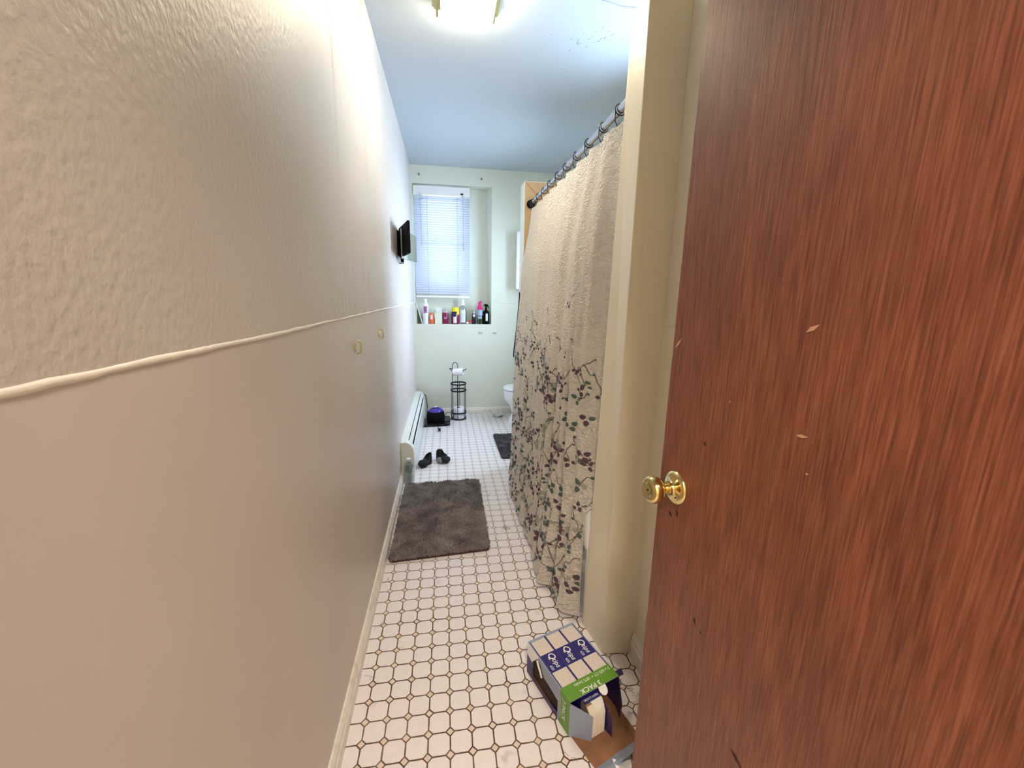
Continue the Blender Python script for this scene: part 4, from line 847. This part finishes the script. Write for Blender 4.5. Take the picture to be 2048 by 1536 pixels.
# side panels: left (with torn arched opening), right, far end, top, bottom
def panel(name, pts, mats, th=.03, parent=car, mi=None):
    g = MB(); g.add(pts, [tuple(range(len(pts)))]); return g.build(name, mats, parent=parent, solid=th)
panel('top_panel', [bx(0, 0, 1), bx(1, 0, 1), bx(1, 1, 1), bx(0, 1, 1)], 'box_grey')
panel('end_panel', [bx(0, 0, 0), bx(1, 0, 0), bx(1, 0, 1), bx(0, 0, 1)], 'print_white')
panel('right_panel', [bx(1, 0, 0), bx(1, 1, 0), bx(1, 1, 1), bx(1, 0, 1)], 'purple_card')
panel('bottom_panel', [bx(0, 0, .012), bx(1, 0, .012), bx(1, 1, .012), bx(0, 1, .012)], 'kraft')
hole = [(.14, .08), (.14, .6), (.19, .72), (.26, .90), (.33, .86), (.44, .62), (.60, .60), (.76, .55), (.76, .2), (.5, .1)]
# outline quads around hole: bottom strip, left, right, top
def LP(v, z): return bx(0, v, z)
g = MB()
def q(pts, mi): g.add([LP(*p) for p in pts], [tuple(range(len(pts)))], mi)
q([(0, 0), (.14, 0), (.14, .08), (.14, .55), (0, .62)], 2)
q([(0, .62), (.14, .55), (.14, .6), (.19, .72), (.26, .9), (.30, 1), (0, 1)], 0)
q([(.14, 0), (.5, 0), (.5, .1), (.14, .08)], 2); q([(.5, 0), (.76, 0), (.76, .2), (.5, .1)], 2)
q([(.26, .9), (.33, .86), (.36, 1), (.30, 1)], 1); q([(.33, .86), (.44, .62), (.5, 1), (.36, 1)], 1); q([(.44, .62), (.6, .6), (.76, .55), (.8, 1), (.5, 1)], 1)
q([(.76, 0), (.8, 0), (.8, 1), (.76, .55), (.76, .2)], 1); q([(.8, 0), (1, 0), (1, 1), (.8, 1)], 3)
g.build('left_panel', ['print_white', 'box_grey', 'purple_card', 'green'], parent=car, solid=.02)
g = MB(); g.add([bx(.0, .14, .08)+e1*.1, bx(0, .78, .08)+e1*.1, bx(0, .78, .95)+e1*.25, bx(0, .14, .95)+e1*.1], [(0, 1, 2, 3)]); g.build('inside_shade_sheet', 'box_shade', parent=car)  # dark sheet paints the shade behind the torn opening
# torn hanging ring tab
g = MB(); pts = [bx(0, .26, .86)-e1*.02, bx(0, .31, .78)-e1*.05, bx(0, .36, .68)-e1*.05, bx(0, .39, .55)-e1*.04]; g.tube(pts, .05, 6); g.build('torn_tab', 'print_white', parent=car)
# printed top: three swab panels with navy labels, green band and lettering
def tq(g, u0, u1, v0, v1, mi, z=1.012): g.add([bx(u0, v0, z), bx(u1, v0, z), bx(u1, v1, z), bx(u0, v1, z)], [(0, 1, 2, 3)], mi)
up = Vector((0, 0, 1))
pr = MB()
for k in range(3):
    u0 = .035+k*.322; u1 = u0+.285; um = (u0+u1)/2
    # navy surround line, swab field with scalloped far edge
    tq(pr, u0-.018, u0, .03, .80, 1, 1.011); tq(pr, u1, u1+.018, .03, .80, 1, 1.011)
    tq(pr, u0, u1, .055, .80, 0, 1.012)
    for j in range(7):
        ua = u0+(u1-u0)*(j+.5)/7; ctr = bx(ua, .055, 1.0125); rad = (u1-u0)*LW/14
        pr.add([ctr+e1*(rad*math.cos(PI*i/6))-e2*(rad*math.sin(PI*i/6)) for i in range(7)], [tuple(range(7))], 0)
    tq(pr, u0, u1, .29, .575, 1, 1.015)
tq(pr, 0, 1, .80, 1, 2, 1.013)
pro = pr.build('printed_top', ['swab', 'navy', 'green'], parent=car)
le = MB()
for k in range(3):
    u0 = .035+k*.322; o = bx(u0+.075, .295, 1.02)
    le = MB()
    text_into(le, 'Q', .50, o+e2*.02+e1*.14, e2, e1, 0, .15, .012)
    text_into(le, 'tips', .37, o+e2*.40+e1*.18, e2, e1, 0, .2, .006)
    text_into(le, '625', .19, bx(u0+.035, .475, 1.02), e2, e1, 0, 0, .008)
    le.build('brand_lettering', 'print_white', parent=pro)
le = MB()
o = bx(.66, .93, 1.02); text_into(le, '3 PACK', .37, o, -e1, e2*.9, 0, .0, .012)
le_o = bx(.96, .835, 1.02); text_into(le, '3 x 625 CT = 1875 Swabs', .205, le_o, -e1, e2, 0, 0, .004)
le.build('green_band_lettering', 'print_white', parent=pro)
le = MB(); o = bx(0, .86, .88)-e1*.03; text_into(le, '3 PACK', .36, o, -up, e2, 0, .15, .01); o = bx(0, .815, .86)-e1*.03; text_into(le, '3 x 625 CT = 1875 Swabs', .12, o, -up, e2, 0)
le.build('side_lettering', 'print_white', parent=car)
# front flaps
fe = Vector((6.42, -.40, 0)); D0 = bx(0, 1, 0); g = MB()
g.add([D0, fe+up*.02, fe+up*1.42, bx(0, 1, .97)], [(0, 1, 2, 3)]); g.build('left_flap', 'box_grey', parent=car, solid=.03)
C0 = bx(1, 1, 0); g = MB(); g.add([C0, C0+e2*.62-e1*.35+up*.25, C0+e2*.75-e1*.42+up*1.2, bx(1, 1, .98)], [(0, 1, 2, 3)]); g.build('right_flap', 'purple_card', parent=car, solid=.03)
g = MB(); g.add([bx(1, 1, .98), bx(1, .92, .98), bx(1, .9, .98)+e1*.5-up*.1, bx(1, .97, .98)+e1*.45-up*.2], [(0, 1, 2, 3)]); g.build('torn_corner', 'purple_card', parent=car, solid=.03)
# tongue on the near top edge
g = MB(); pts = [bx(.56, 1, 1.0)]+[bx(.63, 1, .99)+e1*(.22*math.cos(a))+e2*(.10-.24*math.sin(a))*1+up*(-.06+.12*math.sin(a)*1) for a in [PI+PI*i/10 for i in range(11)]]+[bx(.70, 1, 1.0)]
g.add(pts, [tuple(range(len(pts)))]); g.build('tongue', 'print_white', parent=car, solid=.02)
# bottom flap spread on the floor, kraft inside with blue-grey lip
g = MB(); g.add([Vector((5.55, -.05, .03)), Vector((6.2, -1.5, .03)), Vector((8.75, -.55, .03)), Vector((8.3, 1.0, .03))], [(0, 1, 2, 3)]); bf = g.build('bottom_flap', 'kraft', parent=car, solid=.03)
g = MB(); g.add([Vector((6.2, -1.5, .03)), Vector((6.28, -1.86, .30)), Vector((6.55, -1.92, .34)), Vector((8.86, -.98, .34)), Vector((8.75, -.55, .03))], [(0, 1, 2, 3, 4)]); g.build('flap_lip', 'box_grey', parent=bf, solid=.03)
# inner swab pack sliding out
pk = thing('swab_pack', tuple(bx(.3, 1.05, 0)), 'clear-fronted pack of white cotton swabs sliding out of the carton mouth', 'swab pack')
def pf(v): # v: (across, along e2 from the mouth, z)
    q_ = bx(.225, 1, 0)+e1*(v[0])+e2*(v[1])+up*(v[2]); return tuple(q_)
MB().box(.05, 1.0, -2.6, -.1, .05, 1.70, fr=pf).box(.05, 1.0, -.1, .22, 1.60, 1.68, fr=pf).build('pack_box', 'navy', parent=pk)
g = MB(); g.prism([(-.1, .08), (-.1, 1.58), (.24, 1.58), (.58, 1.2), (.58, .08)], .07, .99, fr=lambda v: pf((v[2], v[0], v[1])), mi=1)  # darker backing colour paints the shade between the swabs
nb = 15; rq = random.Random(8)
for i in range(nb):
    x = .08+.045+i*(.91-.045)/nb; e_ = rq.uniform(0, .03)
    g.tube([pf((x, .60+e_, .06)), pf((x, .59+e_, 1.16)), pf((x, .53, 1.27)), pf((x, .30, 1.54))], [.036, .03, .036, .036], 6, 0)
g.build('swabs', ['cotton', 'swab_shade'], parent=pk, smooth=True)
g = MB(); g.add([pf((.3, .02, 1.63)), pf((.98, .02, 1.63)), pf((.98, .30, 1.62)), pf((.98, .50, 1.36)), pf((.45, .55, 1.34)), pf((.35, .30, 1.61))], [(0, 1, 2, 3, 4, 5)]); g.build('glossy_film', 'film', parent=pk)
g = MB(); g.add([pf((1.02, -.3, 1.72)), pf((1.02, .62, 1.40)), pf((1.06, .95, .95)), pf((1.10, 1.0, .03)), pf((1.04, .7, .02)), pf((1.02, -.3, .05))], [(0, 1, 2, 3, 4, 5)]); g.build('side_card', 'purple_card', parent=pk, solid=.03)
le = MB(); o = Vector(pf((.88, .06, 1.70))); text_into(le, 'NEW LOOK!', .15, o, -e1, e2, 0, 0, .004); le.build('pack_lettering', 'print_white', parent=pk)
# scrap of white paper behind the door edge
g = MB(); r = random.Random(4); g.grid(lambda u, v: (7.0+.75*u, -2.3+.9*v-.2*u, .05+.22*abs(math.sin(3*u+2*v))+.1*math.sin(7*v+4*u)**2), 6, 6)
tag(g.build('paper_scrap', 'paper', solid=.02), 'crumpled scrap of white paper on the tiles by the door bottom', 'paper')

# floor dirt: a few hairs and dust specks, uncountable
r = random.Random(12); g = MB()
def hair(x, y, n=4, sz=.25):
    for k in range(n):
        a = r.uniform(0, 6.28); p = [(x+r.uniform(-.1, .1), y+r.uniform(-.1, .1), .02)]
        for j in range(5): a += r.uniform(-.9, .9); p.append((p[-1][0]+sz*.25*math.cos(a), p[-1][1]+sz*.25*math.sin(a), .02))
        g.tube(p, .006, 4)
for x, y, n, sz in ((4.9, 17.6, 7, .5), (5.0, 17.9, 5, .4), (9.2, 1.9, 7, .3), (9.5, 1.3, 6, .3), (8.9, 2.5, 7, .35), (5.3, -.9, 2, .35), (9.0, .6, 5, .3), (-4.2, 8, 5, .3), (-4.3, 12, 5, .3), (-4.2, 4.5, 3, .25)): hair(x, y, n, sz)
dd = g.build('floor_dust', 'dirt', org=(5, 5, 0)); dd['kind'] = 'stuff'; tag(dd, 'stray dark hairs and dust scattered on the floor tiles', 'dust')

for o in bpy.data.objects:
    if '_o' in o: del o['_o']
